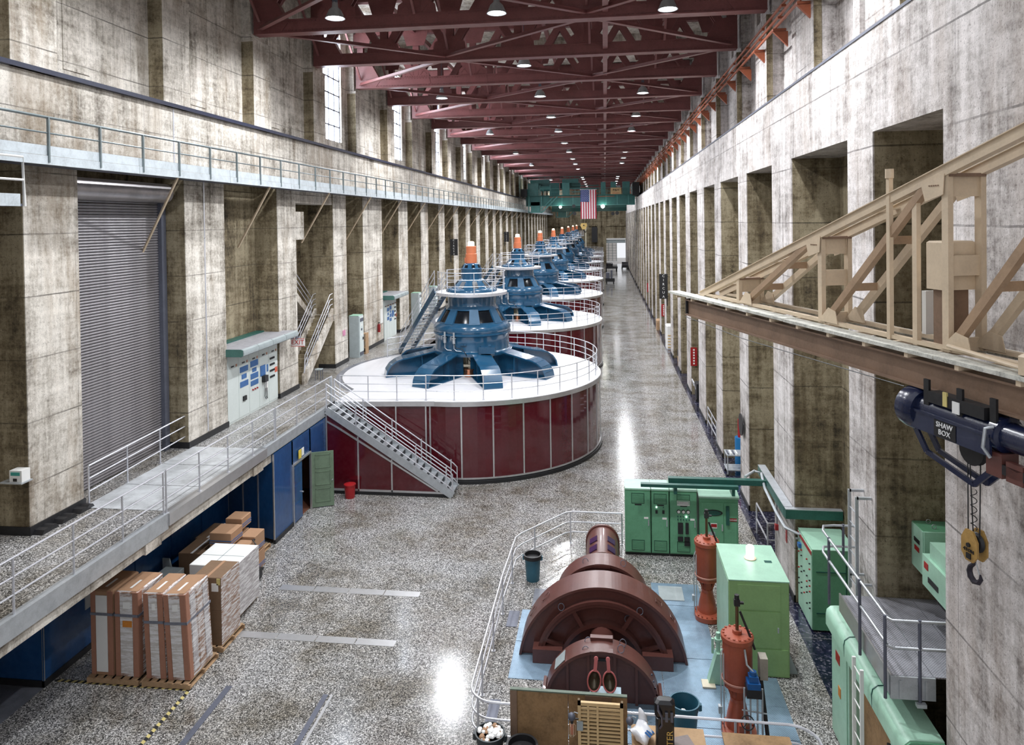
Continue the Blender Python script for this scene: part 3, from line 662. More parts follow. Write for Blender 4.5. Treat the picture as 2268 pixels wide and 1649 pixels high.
# ================================================================ GENERATORS
GX, GR = -6.75, 6.4
GYS = [36.1+19.7*k for k in range(8)]
def rot_a(a, x, y, cx, cy): return (cx+x*math.cos(a)-y*math.sin(a), cy+x*math.sin(a)+y*math.cos(a))
def make_generator():
    t = thing('generator', '', 'generator', (0, 0, 0), 'blue turbine generators on round oxblood housings')
    N = 30; pp = None; tt = None
    rp = lambda k: (0, 0, 2*PI*k/N)
    for k in range(N):
        if pp is None:
            m = MB(); da = 2*PI/N; S_ = 4
            for s in range(S_):
                a0 = da*s/S_; a1 = da*(s+1)/S_; r1, r0_ = GR, GR-0.05
                m._a([(r1*math.cos(a0), r1*math.sin(a0), 0.22), (r1*math.cos(a1), r1*math.sin(a1), 0.22), (r0_*math.cos(a1), r0_*math.sin(a1), 0.22), (r0_*math.cos(a0), r0_*math.sin(a0), 0.22),
                      (r1*math.cos(a0), r1*math.sin(a0), 3.26), (r1*math.cos(a1), r1*math.sin(a1), 3.26), (r0_*math.cos(a1), r0_*math.sin(a1), 3.26), (r0_*math.cos(a0), r0_*math.sin(a0), 3.26)],
                     [(3,2,1,0),(4,5,6,7),(0,1,5,4),(1,2,6,5),(2,3,7,6),(3,0,4,7)])
            pp = m.build('wall_panel', DRUM, t, True)
            tt = MB().box(GR-0.01, GR+0.03, -0.032, 0.032, 0.2, 3.26).build('panel_trim', ALU, t)
        else: link_copy(pp, t, rot=rp(k)); link_copy(tt, t, rot=rp(k))
    MB().lathe([(GR-0.3, 0), (GR+0.10, 0), (GR+0.10, 0.14), (GR+0.03, 0.15), (GR+0.03, 0.22), (GR-0.3, 0.22)], n=96).build('plinth', BLACK, t, True)
    MB().lathe([(GR+0.0, 0.19), (GR+0.045, 0.19), (GR+0.045, 0.25), (GR+0.0, 0.25)], n=96, cap=False).build('bottom_trim', ALU, t, True)
    MB().lathe([(1.3, 3.26), (GR+0.02, 3.26), (GR+0.06, 3.30), (GR+0.06, 3.48), (GR-0.02, 3.49), (1.3, 3.49)], n=96, cap=False).build('deck', DECKW, t, True)
    MB().lathe([(GR+0.055, 3.27), (GR+0.075, 3.27), (GR+0.075, 3.46), (GR+0.055, 3.46)], n=96, cap=False).build('deck_rim', ALU, t, True)
    # deck railing (open to the gallery on the left)
    a0, a1 = math.radians(-98), math.radians(150)
    arc = [((GR-0.12)*math.cos(a0+(a1-a0)*k/72), (GR-0.12)*math.sin(a0+(a1-a0)*k/72), 3.49) for k in range(73)]
    dr = MB().box(-0.01, 0.01, -0.01, 0.01, 3.5, 3.51).build('deck_railing', RAILW, t)
    rail_run('x', '', arc, (0.38, 0.70, 1.05), RAILW, 0, 1.22, 0.023, parent=dr)
    # eight curved arms
    arm = None
    for k in range(8):
        ang = math.radians(22.5+45*k)
        if arm is None:
            w = 0.34
            outer = [(1.5, 4.62), (2.0, 4.62), (3.35, 4.36)]+[(3.35+0.95*math.sin(q)*1.1, 3.49+0.87*math.cos(q)) for q in [math.radians(x) for x in (12, 30, 50, 70, 90)]]
            web = outer+[(1.5, 3.49)]
            m = MB().prism(web, -0.03, 0.03); m2 = MB()
            for (p, q) in zip(outer, outer[1:]): m2.beam((p[0], 0, p[1]), (q[0], 0, q[1]), 0.90, 0.06, (0, 0, 1) if abs(q[1]-p[1]) < abs(q[0]-p[0])*3 else (1, 0, 0))
            m2.box(1.6, 4.42, -0.44, 0.44, 3.49, 3.53); m2.box(1.5, 1.56, -0.44, 0.44, 3.49, 4.62).box(2.6, 2.64, -0.36, 0.36, 3.5, 4.45)
            arm = m.build('arm', BLUE, t); fl = m2.build('flange', BLUE, arm); arm.rotation_euler = (0, 0, ang)
        else:
            a = link_copy(arm, t, rot=(0, 0, ang)); link_copy(fl, a)
    # inner housing, slip ring
    MB().lathe([(1.05, 3.3), (1.05, 4.7)], n=32, cap=False).build('inner_housing', CREAMW, t, True)
    MB().lathe([(0.22, 3.49), (0.25, 3.50), (0.25, 3.62), (0.22, 3.64), (0.22, 3.80), (0.26, 3.81), (0.26, 3.86), (0.1, 3.87)], (0.1, -1.5, 0), 24).build('slip_ring', COPPER, t, True)
    MB().box(-0.22, 0.42, -1.5, -1.0, 3.95, 4.06).cyl((0.1, -1.35, 0), 0.09, 3.86, 4.5, 12).cyl((-0.1, -1.15, 0), 0.04, 4.06, 4.5, 8).cyl((0.3, -1.15, 0), 0.04, 4.06, 4.5, 8).build('brush_gear', CREAMW, t, True)
    # body
    MB().lathe([(0.3, 4.5), (2.0, 4.5), (2.03, 4.56), (2.03, 4.66), (1.90, 4.70), (1.87, 4.74), (1.87, 5.42), (1.90, 5.46), (1.96, 5.48), (1.96, 5.54), (1.90, 5.57), (1.90, 5.60), (1.95, 5.66), (1.95, 5.78), (1.86, 5.92), (1.76, 6.02)], n=64).build('body', BLUE, t, True)
    # cone: frame with eight windows
    rz = [(1.76, 6.02), (1.73, 6.07), (1.33, 6.70), (1.24, 6.80)]
    MB().lathe([(1.70, 6.0), (1.27, 6.72), (1.18, 6.8)], n=48, cap=False).build('cone_glass', GLASSD, t, True)
    MB().lathe([(1.76, 6.0), (1.74, 6.09), (1.66, 6.07), (1.66, 6.0)], n=64, cap=False).lathe([(1.37, 6.66), (1.24, 6.82), (1.21, 6.86), (1.21, 7.28), (1.15, 7.28), (1.15, 6.8), (1.28, 6.62)], n=64, cap=False).build('neck', BLUE, t, True)
    wp = None; nw = 8
    for k in range(nw):
        a = 2*PI*k/nw - PI/2 + 0.25
        if wp is None:
            m = MB(); h0, h1 = 0.27, 0.21
            m._a([(1.77, -h0, 6.03), (1.77, h0, 6.03), (1.34, h1, 6.72), (1.34, -h1, 6.72), (1.68, -h0, 6.0), (1.68, h0, 6.0), (1.26, h1, 6.68), (1.26, -h1, 6.68)],
                 [(0,1,2,3),(7,6,5,4),(0,3,7,4),(1,5,6,2),(0,4,5,1),(3,2,6,7)]); wp = m.build('mullion', BLUESAT, t); wp.rotation_euler = (0, 0, a)
        else: link_copy(wp, t, rot=(0, 0, a))
    for zz in (6.15,): MB().lathe([(1.22, 7.28), (1.5, 7.34), (1.78, 7.38), (1.78, 7.50), (1.72, 7.52), (0.9, 7.52)], n=64, cap=False).build('platform', DECKW, t, True)
    pr = MB().lathe([(1.78, 7.37), (1.80, 7.37), (1.80, 7.51), (1.78, 7.51)], n=64, cap=False).build('platform_railing', RAILW, t, True)
    b0, b1 = math.radians(-172), math.radians(150)
    arc = [(1.70*math.cos(b0+(b1-b0)*k/40), 1.70*math.sin(b0+(b1-b0)*k/40), 7.51) for k in range(41)]
    rail_run('x', '', arc, (0.36, 0.68, 1.02), RAILW, 0, 0.95, 0.02, parent=pr, pr=0.02)
    MB().lathe([(1.30, 7.52), (1.30, 7.58), (1.26, 7.64), (1.16, 7.69), (1.02, 7.70), (0.60, 8.14), (0.54, 8.16), (0.54, 8.62), (0.56, 8.66), (0.50, 8.70), (0.40, 8.88), (0.30, 8.94), (1e-3, 8.96)], n=48).build('upper_dome', BLUE, t, True)
    d1 = None
    for k in range(8):
        a = 2*PI*(k+.5)/8
        if d1 is None:
            m = MB(); m._a([(1.0, -0.15, 7.73), (1.0, 0.15, 7.73), (0.70, 0.11, 8.05), (0.70, -0.11, 8.05), (0.93, -0.15, 7.70), (0.93, 0.15, 7.70), (0.64, 0.11, 8.0), (0.64, -0.11, 8.0)], [(0,1,2,3),(7,6,5,4),(0,3,7,4),(1,5,6,2),(0,4,5,1),(3,2,6,7)])
            d1 = m.build('dome_window', GLASSD, t); d1.rotation_euler = (0, 0, a)
            m = MB(); m._a([(0.505, -0.09, 8.715), (0.505, 0.09, 8.715), (0.42, 0.07, 8.86), (0.42, -0.07, 8.86), (0.45, -0.09, 8.70), (0.45, 0.09, 8.70), (0.37, 0.07, 8.84), (0.37, -0.07, 8.84)], [(0,1,2,3),(7,6,5,4),(0,3,7,4),(1,5,6,2),(0,4,5,1),(3,2,6,7)])
            d2_ = m.build('cap_window', GLASSD, t); d2_.rotation_euler = (0, 0, a)
        else: link_copy(d1, t, rot=(0, 0, a)); link_copy(d2_, t, rot=(0, 0, a))
    MB().lathe([(0.29, 8.93), (0.29, 9.4), (0.26, 9.42), (0.26, 9.78), (0.2, 9.8), (1e-3, 9.8)], n=20).box(-0.32, -0.2, -0.1, 0.1, 8.95, 9.2).build('cap', ORANGE, t, True)
    MB().lathe([(0.17, 9.8), (0.17, 9.98), (0.12, 10.03), (1e-3, 10.04)], n=16).build('cap_lens', CAPGLOW, t, True)
    # fittings on the near face
    for x in (-1.05, -0.55):
        yy = -math.sqrt(1.9**2-x*x)-0.10
        m = MB().cyl((x, yy, 0), 0.07, 5.15, 5.42, 10).cyl((x, yy, 0), 0.045, 5.42, 5.68, 8).cyl((x, yy, 0), 0.10, 5.38, 5.42, 10).box(x-0.04, x+0.04, yy, yy+0.15, 5.3, 5.36)
        m.tube([(x, yy, 5.15), (x, yy, 4.9), (x+0.12, yy-0.02, 4.8), (x+0.4, yy-0.03, 4.78)], 0.02, 6).tube([(x, yy, 5.5), (x-0.15, yy+0.03, 5.48), (x-0.15, yy+0.02, 5.3)], 0.018, 6); m.build('pressure_switch', STEEL, t, True)
    MB().tube([(-0.6, -1.93, 5.3), (-0.45, -1.98, 4.95), (-0.1, -2.02, 4.9), (0.05, -2.1, 4.7), (0.15, -1.9, 4.4), (0.2, -1.3, 4.1)], 0.018, 6).build('cable', BLACK, t, True)
    m = MB().box(0.72, 1.45, -1.98, -1.62, 4.68, 5.0).box(0.66, 0.78, -1.95, -1.80, 4.5, 5.0); m.build('terminal_box', BLUE, t)
    for x in (-0.15, 0.0, 1.2): MB().box(x-0.07, x+0.07, -1.93, -1.80, 5.05, 5.12).build('lug', BLUE, t)
    # access stair from the gallery side up to the platform
    p0, p1 = Vector((-4.9, 4.9, 3.49)), Vector((-1.80, 0.95, 7.45)); d = (p1-p0); n2 = Vector((d.y, -d.x, 0)).normalized()*0.38
    st = MB().beam(p0+n2, p1+n2, 0.05, 0.30).beam(p0-n2, p1-n2, 0.05, 0.30).build('access_stair', BLUE, t)
    tr_ = None; NS = 18
    for k in range(NS):
        q = p0+d*((k+.5)/NS)
        if tr_ is None: tr_ = MB().beam(-n2, n2, 0.24, 0.03).build('tread', STEEL, st); tr_.location = q
        else: link_copy(tr_, st, q)
    for sg in (1, -1):
        for z in (0.42, 0.74, 1.05): MB().tube([p0+n2*sg+Vector((0, 0, z*0.2)), p0+d*0.05+n2*sg+Vector((0, 0, z)), p1+n2*sg+Vector((0, 0, z))], 0.02, 6).build('hand_rail', RAILW, st, True)
        for k in range(6): MB().beam(p0+d*(k/5)+n2*sg, p0+d*(k/5)+n2*sg+Vector((0, 0, 1.05 if k else 0.3)), 0.03, 0.03, (1, 0, 0)).build('rail_post', RAILW, st)
    return t
g0 = make_generator()
GLAB = ['blue generator on the oxblood housing beside the steel stair, nearest in the row']+['blue generator with orange cap, %s in the row from the near end' % ORD[k] for k in range(1, 8)]
for k, y in enumerate(GYS):
    if k == 0: g0.location = (GX, y, 0); g0['label'] = GLAB[0]
    else: copy_tree(g0, (GX, y, 0), label=GLAB[k])
# dark ring in the terrazzo on the gallery round each housing
for k, y in enumerate(GYS):
    MB((0, 0, 0)).lathe([(GR+0.06, GZ+0.002), (GR+0.38, GZ+0.002), (GR+0.38, GZ+0.006), (GR+0.06, GZ+0.006)], (GX, y, 0), 40, math.radians(140), math.radians(235), cap=False).build('floor_ring', SLATE, gal)
# straight wing of the nearest housing towards the gallery, behind the stair
ow = Vector((GX, GYS[0], 0)); wg = MB(ow).beam((-11.4, 29.28, 3.38), (-7.2, 29.66, 3.38), 0.03, 0.2).build('housing_wing', ALU, g0)
def wpanels(p, q, n, z0, z1, mat, par, org):
    p = Vector((*p, 0)); q = Vector((*q, 0)); d = (q-p)/n; nn = Vector((d.y, -d.x, 0)).normalized()
    for k in range(n):
        a = p+d*k; b = p+d*(k+1); c = Vector((0, 0, (z0+z1)/2))
        MB(org).beam(a+c-nn*0.03, b+c-nn*0.03, 0.05, z1-z0).build('panel', mat, par)
    for k in range(n+1): MB(org).beam(p+d*k+nn*0.01+Vector((0, 0, z0)), p+d*k+nn*0.01+Vector((0, 0, z1)), 0.06, 0.04, tuple(nn)).build('panel_trim', ALU, par)
wpanels((-11.4, 29.35), (-7.6, 29.72), 3, 0.2, 3.26, DRUM, wg, ow)
MB(ow).prism([(-11.42, 29.3), (-7.2, 29.66), (-7.2, 30.4), (-9.2, 30.3), (-11.0, 31.7), (-11.42, 31.7)], 3.27, 3.485, 'z').build('deck', DECKW, wg)
MB(ow).beam((-11.4, 29.36, 0.08), (-7.3, 29.7, 0.08), 0.12, 0.16).build('plinth', BLACK, wg)
rail_run('wing_railing', 'silver railing along the straight front edge of the white deck by the stair head', [(-11.3, 29.55, 3.49), (-9.2, 29.62, 3.49), (-7.6, 29.78, 3.49)], (0.38, 0.70, 1.05), RAILW, 0, 1.22, 0.023)
# ---- steel stair
st = thing('steel_stair', 'grey steel stair descending from the gallery in front of the oxblood housing', 'stair', (-6.2, 28.3, 0)); o = Vector((-6.2, 28.3, 0))
ya, yb_ = 28.15, 29.05; pt_, pb_ = Vector((-11.35, 0, 3.47)), Vector((-6.15, 0, 0.05))
for yy in (ya, yb_): MB(o).beam(pt_+Vector((0, yy, -0.05)), pb_+Vector((0, yy, 0.05)), 0.05, 0.30).build('stringer', STEEL, st)
NS = 19; pr_ = None
for k in range(NS):
    q = pt_+(pb_-pt_)*((k+.5)/NS)
    if pr_ is None: pr_ = MB((0, 0, 0)).box(-0.14, 0.14, -0.43, 0.43, -0.02, 0.02).build('tread', STEEL, st); pr_.location = q+Vector((0, 28.6, 0.04))-o; pk = MB((0, 0, 0)).box(-0.13, -0.115, -0.43, 0.43, 0.0, 0.17).build('riser', BLACK, st); pk.location = pr_.location
    else: link_copy(pr_, st, q+Vector((0, 28.6, 0.04))-o); link_copy(pk, st, q+Vector((0, 28.6, 0.04))-o)
for yy in (ya, yb_):
    for z in (0.42, 0.74, 1.05):
        MB(o).tube([pt_+Vector((0.0, yy, z-0.02)), pb_+Vector((-0.15, yy, z)), pb_+Vector((0, yy, z-0.15)), pb_+Vector((0, yy, 0))], 0.024, 6).build('hand_rail', RAILW, st, True)
    for k in range(5):
        q = pt_+(pb_-pt_)*(k/4.2)+Vector((0, yy, 0)); MB(o).beam(q, q+Vector((0, 0, 1.04)), 0.045, 0.045, (1, 0, 0)).build('post', RAILW, st)
MB(o).box(-11.42, -11.0, ya, 29.3, 3.38, 3.47).build('landing', STEEL, st)
MB(o).box(-11.5, -11.44, 28.9, 29.02, 3.5, 4.6).build('gate_post', GREENY if False else STEEL, st)
# panelling under the stair
us = MB(o).box(-11.38, -6.3, 28.19, 28.3, 0, 0.14).build('stair_panelling', BLACK, st)
line = lambda x: 3.2+(x+11.35)*(0.0-3.2)/(11.35-6.35)
xs = [-11.38, -10.05, -8.65, -6.55]
for a, b in zip(xs, xs[1:]):
    MB(o).prism([(a+0.02, 0.2), (b-0.02, 0.2), (b-0.02, max(0.21, line(b))), (a+0.02, line(a))], 28.2, 28.24).build('panel', DRUM, us)
for a in xs[:3]: MB(o).box(a-0.03, a+0.03, 28.17, 28.2, 0.15, line(a)).build('panel_trim', ALU, us)
MB(o).box(-11.42, -6.4, 28.17, 28.2, 0.14, 0.22).beam((-11.38, 28.18, line(-11.38)-0.25), (-10.9, 28.18, line(-10.9)-0.2), 0.03, 0.06).beam((-10.9, 28.18, line(-10.9)-0.2), (-6.75, 28.18, line(-6.75)-0.02), 0.03, 0.07).build('panel_trim', ALU, us)
t = thing('red_bin', 'small red lidded waste bin by the open green door under the stair', 'bin', (-10.3, 27.85, 0)); o = (-10.3, 27.85, 0)
MB(o).lathe([(0.19, 0), (0.22, 0.5)], o, 16).build('body', RED, t, True); MB(o).lathe([(0.24, 0.5), (0.24, 0.55), (0.08, 0.6), (1e-3, 0.6)], o, 16).build('lid', RED, t, True)
# ================================================================ EXCITER SET (brown) INSIDE ITS GUARD RAIL
CX = -0.19
def arch(r, c, n=40, flat=0.0):
    """upper part of a disc of radius r centred at height c, cut at z = flat, plan (x, z)"""
    a = math.asin(max(-1, min(1, (flat-c)/r))); return [(CX+r*math.cos(t), c+r*math.sin(t)) for t in [a+(PI-2*a)*k/n for k in range(n+1)]]
ex = thing('exciter_set', 'large brown station generator with arched housings on blue-grey tread plates', 'generator', (CX, 18.5, 0)); o = Vector((CX, 18.5, 0))
MB(o).prism(arch(2.07, -0.28, flat=0.02), 18.15, 18.85).build('main_housing', BROWN, ex, True)
def ring(mb, r0, r1, c, y0, y1, n=40, flat=0.0):
    A = arch(r1, c, n, flat); B = arch(r0, c, n, flat)
    return mb.prism(A+B[::-1], y0, y1)
def ringq(r0, r1, c, y0, y1, n=72, flat=0.02):
    A = arch(r1, c, n, flat); B = arch(r0, c, n, flat); m = MB(o)
    for i in range(n): m.prism([A[i], A[i+1], B[i+1], B[i]], y0, y1)
    return m
ringq(2.06, 2.12, -0.28, 18.05, 18.95).build('main_rim', BROWN, ex, True)
ringq(1.50, 1.62, -0.10, 17.93, 18.16).build('front_ring', BROWN, ex, True)
ringq(1.58, 1.66, -0.10, 17.90, 17.94).build('ring_flange', BROWN, ex, True)
ringq(0.95, 1.05, -0.05, 17.93, 18.16).build('inner_ring', BROWN, ex, True)
for a in (22, 60, 90+28, 158):
    t_ = math.radians(a); MB(o).beam((CX+1.0*math.cos(t_), 17.98, -0.05+1.0*math.sin(t_)), (CX+1.55*math.cos(t_), 17.98, -0.08+1.55*math.sin(t_)), 0.10, 0.05, (0, 1, 0)).build('rib', BROWN, ex)
for sx in (-1, 1): MB(o).box(CX+sx*0.98, CX+sx*1.72, 17.75, 18.15, 0.02, 0.36).build('foot', BROWN, ex)
def lift_eye(x, y, z, ry=0, par=None, r=0.075):
    pts = [(x+r*math.cos(t), y+r*0.75*math.sin(t)*0.6, z+0.06+r*math.sin(t)) for t in [2*PI*k/12 for k in range(12)]]
    MB(o).tube(pts, 0.009, 5, closed=True).build('lifting_ring', DKSTEEL, par or ex, True)
# near arch
ringq(1.25, 1.32, -0.08, 16.35, 16.92).build('near_shell', BROWN, ex, True)
MB(o).prism(arch(1.25, -0.08, flat=0.02), 16.48, 16.80).build('near_housing', BROWN, ex, True)
for x in (-0.78, -0.30, 0.30, 0.78): MB(o).box(CX+x-0.03, CX+x+0.03, 16.40, 16.48, 0.02, (1.16 if abs(x) < 0.5 else 0.88)).build('front_stiffener', BROWN, ex)
MB(o).box(CX-0.26, CX+0.26, 16.34, 16.50, 1.16, 1.23).build('lip', BROWN, ex); MB(o).box(CX-0.26, CX+0.26, 16.78, 16.92, 1.23, 1.30).build('lip', BROWN, ex)
MB(o).box(CX-0.12, CX+0.12, 16.46, 16.48, 0.95, 1.02).build('name_plate', BLACK, ex)
m = MB(o); m.m = Matrix.Translation((CX-0.93, 16.6, 0.82)) @ Matrix.Rotation(math.radians(-46), 4, 'Y'); m.box(-0.16, 0.16, -0.2, 0.2, 0.03, 0.045); m.build('data_plate', GREYC, ex)
for s_ in (-1, 1): MB(o).box(CX+s_*1.29, CX+s_*1.36, 16.38, 16.9, 0.02, 0.26).build('side_flange', BROWN, ex)
for k in range(5): MB(o).cyl((CX+1.12+0.05*k*0.7, 16.37, 0.78-k*0.15), 0.022, -0.02, 0.0, 6, 'y').build('bolt', DKSTEEL, ex)
# mid arch, far cylinder and shaft
ringq(1.25, 1.32, 0.20, 19.95, 20.65).build('far_shell', BROWN, ex, True); MB(o).prism(arch(1.25, 0.20, flat=0.02), 20.1, 20.6).build('far_housing', BROWN, ex, True)
for x in (-0.5, -0.2, 0.2, 0.5): MB(o).box(CX+x-0.03, CX+x+0.03, 20.02, 20.1, 0.4, 1.38).build('front_stiffener', BROWN, ex)
MB(o).box(CX-0.22, CX+0.22, 19.93, 20.08, 1.42, 1.49).build('lip', BROWN, ex)
MB(o).prism([(CX+0.5*math.cos(t), 0.68+0.52*math.sin(t)) for t in [PI*k/16 for k in range(17)]]+[(CX-0.5, 0.05), (CX+0.5, 0.05)], 21.4, 23.3).build('tail_cylinder', BROWN, ex, True)
MB(o).prism([(CX+0.54*math.cos(t), 0.68+0.56*math.sin(t)) for t in [PI*k/16 for k in range(17)]]+[(CX-0.54, 0.3), (CX+0.54, 0.3)], 23.2, 23.3).build('tail_rim', BROWN, ex, True)
for y in (21.75, 22.35):
    for sx in (-1, 1):
        t_ = math.radians(90-sx*32); c = Vector((CX+0.51*math.cos(t_), y, 0.68+0.53*math.sin(t_))); m = MB(o); m.m = Matrix.Translation(c) @ Matrix.Rotation(sx*math.radians(32), 4, 'Y'); m.box(-0.13, 0.13, -0.17, 0.17, -0.01, 0.012)
        m.build('inspection_window', paint('violet_dark_glass', (0.05, 0.02, 0.07), 0.15), ex)
MB(o).box(CX-0.9, CX+0.9, 20.65, 21.4, 0.02, 0.5).cyl((CX, 0, 0.68), 0.34, 20.6, 21.45, 20, 'y').build('shaft_housing', BROWN, ex, True)
MB(o).cyl((CX, 0, 0.62), 0.3, 16.8, 18.2, 20, 'y').box(CX-0.6, CX+0.6, 16.92, 17.75, 0.02, 0.45).build('bearing_block', BROWN, ex, True)
for x, y, z in ((-0.55, 16.5, 1.10), (0.15, 16.5, 1.18), (-0.5, 16.8, 1.14), (0.2, 16.8, 1.14), (-0.65, 20.2, 1.40), (0.3, 20.2, 1.40), (0.35, 18.0, 1.05), (-1.2, 18.02, 1.25), (0.75, 18.02, 1.25)): lift_eye(x+(0 if abs(x) > .4 else 0.1), y, z)
for sx in (-1, 1):
    for a in (42, 56):
        t_ = math.radians(90-sx*a); c = Vector((CX+2.12*math.cos(t_), 18.5, -0.28+2.12*math.sin(t_))); m = MB(o); m.m = Matrix.Translation(c) @ Matrix.Rotation(sx*math.radians(a), 4, 'Y'); m.tube([(-0.1, -0.1, 0.02), (0.1, -0.1, 0.02), (0.1, 0.1, 0.02), (-0.1, 0.1, 0.02)], 0.012, 5, closed=True); m.build('lift_point', BROWN, ex)
# guard rail around it
def curve(p, q, r, n=6): return [Vector(p).lerp(Vector(q), k/n) for k in range(n+1)]
gp = [(3.95, 12.4, 0), (3.95, 13.9, 0)]+[(3.45+0.5*math.cos(t), 14.1+0.5*math.sin(t), 0) for t in [PI/2*k/6 for k in range(1, 7)]]+[(-2.3, 14.62, 0)]+[(-2.4-0.55*math.sin(t), 15.17-0.55*math.cos(t), 0) for t in [PI/2*k/6 for k in range(1, 7)]]+[(-2.97, 20.0, 0), (-2.9, 22.4, 0), (-2.75, 22.75, 0), (-1.45, 24.5, 0), (-1.2, 24.62, 0), (0.45, 24.62, 0)]
rail_run('exciter_railing', 'silver three-bar guard rail curving round the brown exciter set', gp, (0.38, 0.72, 1.07), RAILW, 0, 1.75, 0.026)
# ================================================================ GREEN CONTROL CABINETS AND TRAYS
cabs = [(0.55, 1.38, 2.16, 'first'), (1.40, 1.97, 2.16, 'second'), (1.99, 2.86, 2.16, 'third')]
cf, cb = 23.9, 24.75
def louvre(o, par, x0, x1, y, z0, z1, n=8):
    f = MB(o).box(x0-0.02, x1+0.02, y-0.008, y, z0-0.02, z1+0.02).build('louvre', paint('louvre_dark_green', (0.02, 0.09, 0.05), 0.5), par)
    m = MB(o)
    for k in range(n): z = z0+(z1-z0)*(k+.5)/n; m.box(x0, x1, y-0.02, y-0.006, z-0.012, z+0.012)
    m.build('louvre_slats', GREEN, f, kind='stuff')
labs = ['green control cabinet with plain tall door and two louvres, first from the guard rail', 'green control cabinet with two dark switches, narrowest of the row', 'green control cabinet with three round dials and black meters']
for (x0, x1, zt, w), lab in zip(cabs, labs):
    c = thing('control_cabinet', lab, 'cabinet', ((x0+x1)/2, cf, 0), 'green control cabinets'); o = Vector(c.location)
    MB(o).cbox(x0+0.005, x1-0.005, cf, cb, 0.10, zt, 0.012).build('body', GREEN, c); MB(o).box(x0, x1, cf+0.05, cb, 0, 0.10).build('plinth', BLACK, c)
    MB(o).box(x0, x1, cf-0.02, cb, zt, zt+0.05).build('top_panel', GREENL, c)
    dr = MB(o).box(x0+0.03, x1-0.03, cf-0.018, cf, 0.14, zt-0.05).build('door', GREEN, c)
    MB(o).box(x1-0.09, x1-0.06, cf-0.05, cf-0.018, 1.0, 1.2).build('handle', STEEL, dr)
    louvre(o, c, (x0+x1)/2-0.19, (x0+x1)/2+0.19, cf-0.018, zt-0.42, zt-0.12); louvre(o, c, (x0+x1)/2-0.19, (x0+x1)/2+0.19, cf-0.018, 0.2, 0.5)
    MB(o).box((x0+x1)/2-0.10, (x0+x1)/2+0.12, cf-0.024, cf-0.018, zt-0.50, zt-0.46).build('name_plate', BLACK, c)
    MB(o).box(x1-0.22, x1-0.08, cf-0.026, cf-0.018, 1.22, 1.28).build('label_plate', WHITE, c)
    if w == 'second':
        for dx in (-0.12, 0.10):
            MB(o).box((x0+x1)/2+dx-0.035, (x0+x1)/2+dx+0.035, cf-0.06, cf-0.018, 1.42, 1.52).build('switch', BLACK, c); MB(o).cyl(((x0+x1)/2+dx, cf-0.02, 1.62), 0.018, -0.02, 0, 8, 'y').build('indicator', LIT if dx < 0 else GREEND, c)
    if w == 'third':
        xm = (x0+x1)/2
        MB(o).box(xm-0.2, xm+0.2, cf-0.035, cf-0.018, 1.70, 1.86).build('display', WHITE, c); MB(o).box(xm-0.16, xm+0.16, cf-0.04, cf-0.034, 1.73, 1.83).build('display_face', paint('display_grey', (0.6, 0.6, 0.6), 0.3), c)
        for k in (-1, 0, 1): q = MB(o).cyl((xm+k*0.15, cf, 1.50), 0.062, -0.05, -0.018, 14, 'y').build('dial', BLACK, c); MB(o).cyl((xm+k*0.15, cf, 1.50), 0.048, -0.055, -0.05, 14, 'y').build('dial_face', WHITE, q)
        for r_ in (0, 1):
            for k in range(5): MB(o).cyl((xm-0.18+k*0.09, cf, 1.34-r_*0.10), 0.02, -0.05, -0.018, 8, 'y').build('knob', LIT if (r_ == 0 and k == 3) else GREEND, c)
        MB(o).box(xm-0.18, xm-0.02, cf-0.06, cf-0.018, 0.78, 1.14).build('recorder', BLACK, c); MB(o).box(xm+0.06, xm+0.16, cf-0.06, cf-0.018, 0.78, 1.14).build('recorder', BLACK, c)
        for a, b, z in ((-0.19, -0.02, 0.55), (0.02, 0.19, 0.55), (0.02, 0.19, 0.40)): MB(o).box(xm+a, xm+b, cf-0.07, cf-0.018, z, z+0.13).build('meter', BLKGL, c)
c = thing('switch_cabinet', 'green cabinet with dark oval window and red danger plate, right end of the row', 'cabinet', (3.5, 23.8, 0)); o = Vector((3.5, 23.8, 0))
MB(o).cbox(2.93, 4.15, 23.85, 24.9, 0.1, 2.0, 0.012).build('body', GREEN, c); MB(o).box(2.93, 4.15, 23.9, 24.9, 0, 0.1).build('plinth', BLACK, c)
MB(o).prism([(23.78, 2.0), (24.9, 2.18), (24.9, 2.22), (23.78, 2.05)], 2.9, 4.18, 'x').build('top_panel', GREENL, c)
dr = MB(o).box(2.98, 3.68, 23.832, 23.85, 0.15, 1.85).build('door', GREEN, c); MB(o).box(3.70, 4.10, 23.832, 23.85, 0.15, 1.85).build('door', GREEN, c)
MB(o).prism([(3.36+0.30*math.cos(t)*(1.0)+(0.0), 1.52+0.10*math.sin(t)) for t in [2*PI*k/20 for k in range(20)]], 23.82, 23.832).build('window_rim', BLACK, c, True)
MB(o).prism([(3.36+0.25*math.cos(t), 1.52+0.075*math.sin(t)) for t in [2*PI*k/20 for k in range(20)]], 23.812, 23.82).build('window', GREEND, c, True)
MB(o).box(3.76, 3.86, 23.77, 23.83, 1.15, 1.75).build('breaker_handle', GREEND, c); s1 = MB(o).box(3.88, 4.10, 23.822, 23.832, 1.26, 1.36).build('danger_plate', RED, c); text('DANGER', 0.06, (0.49, 0.01, 1.31), (PI/2, 0, 0), TXW, c)
MB(o).box(3.28, 3.48, 23.822, 23.832, 1.02, 1.18).build('warning_plate', WHITE, c); MB(o).box(3.29, 3.47, 23.816, 23.822, 1.06, 1.16).build('warning_face', RED, c); MB(o).box(3.2, 3.42, 23.822, 23.832, 0.62, 0.9).build('notice_plate', GREYC, c)
MB(o).box(3.62, 3.66, 23.79, 23.83, 0.95, 1.15).build('handle', STEEL, c)
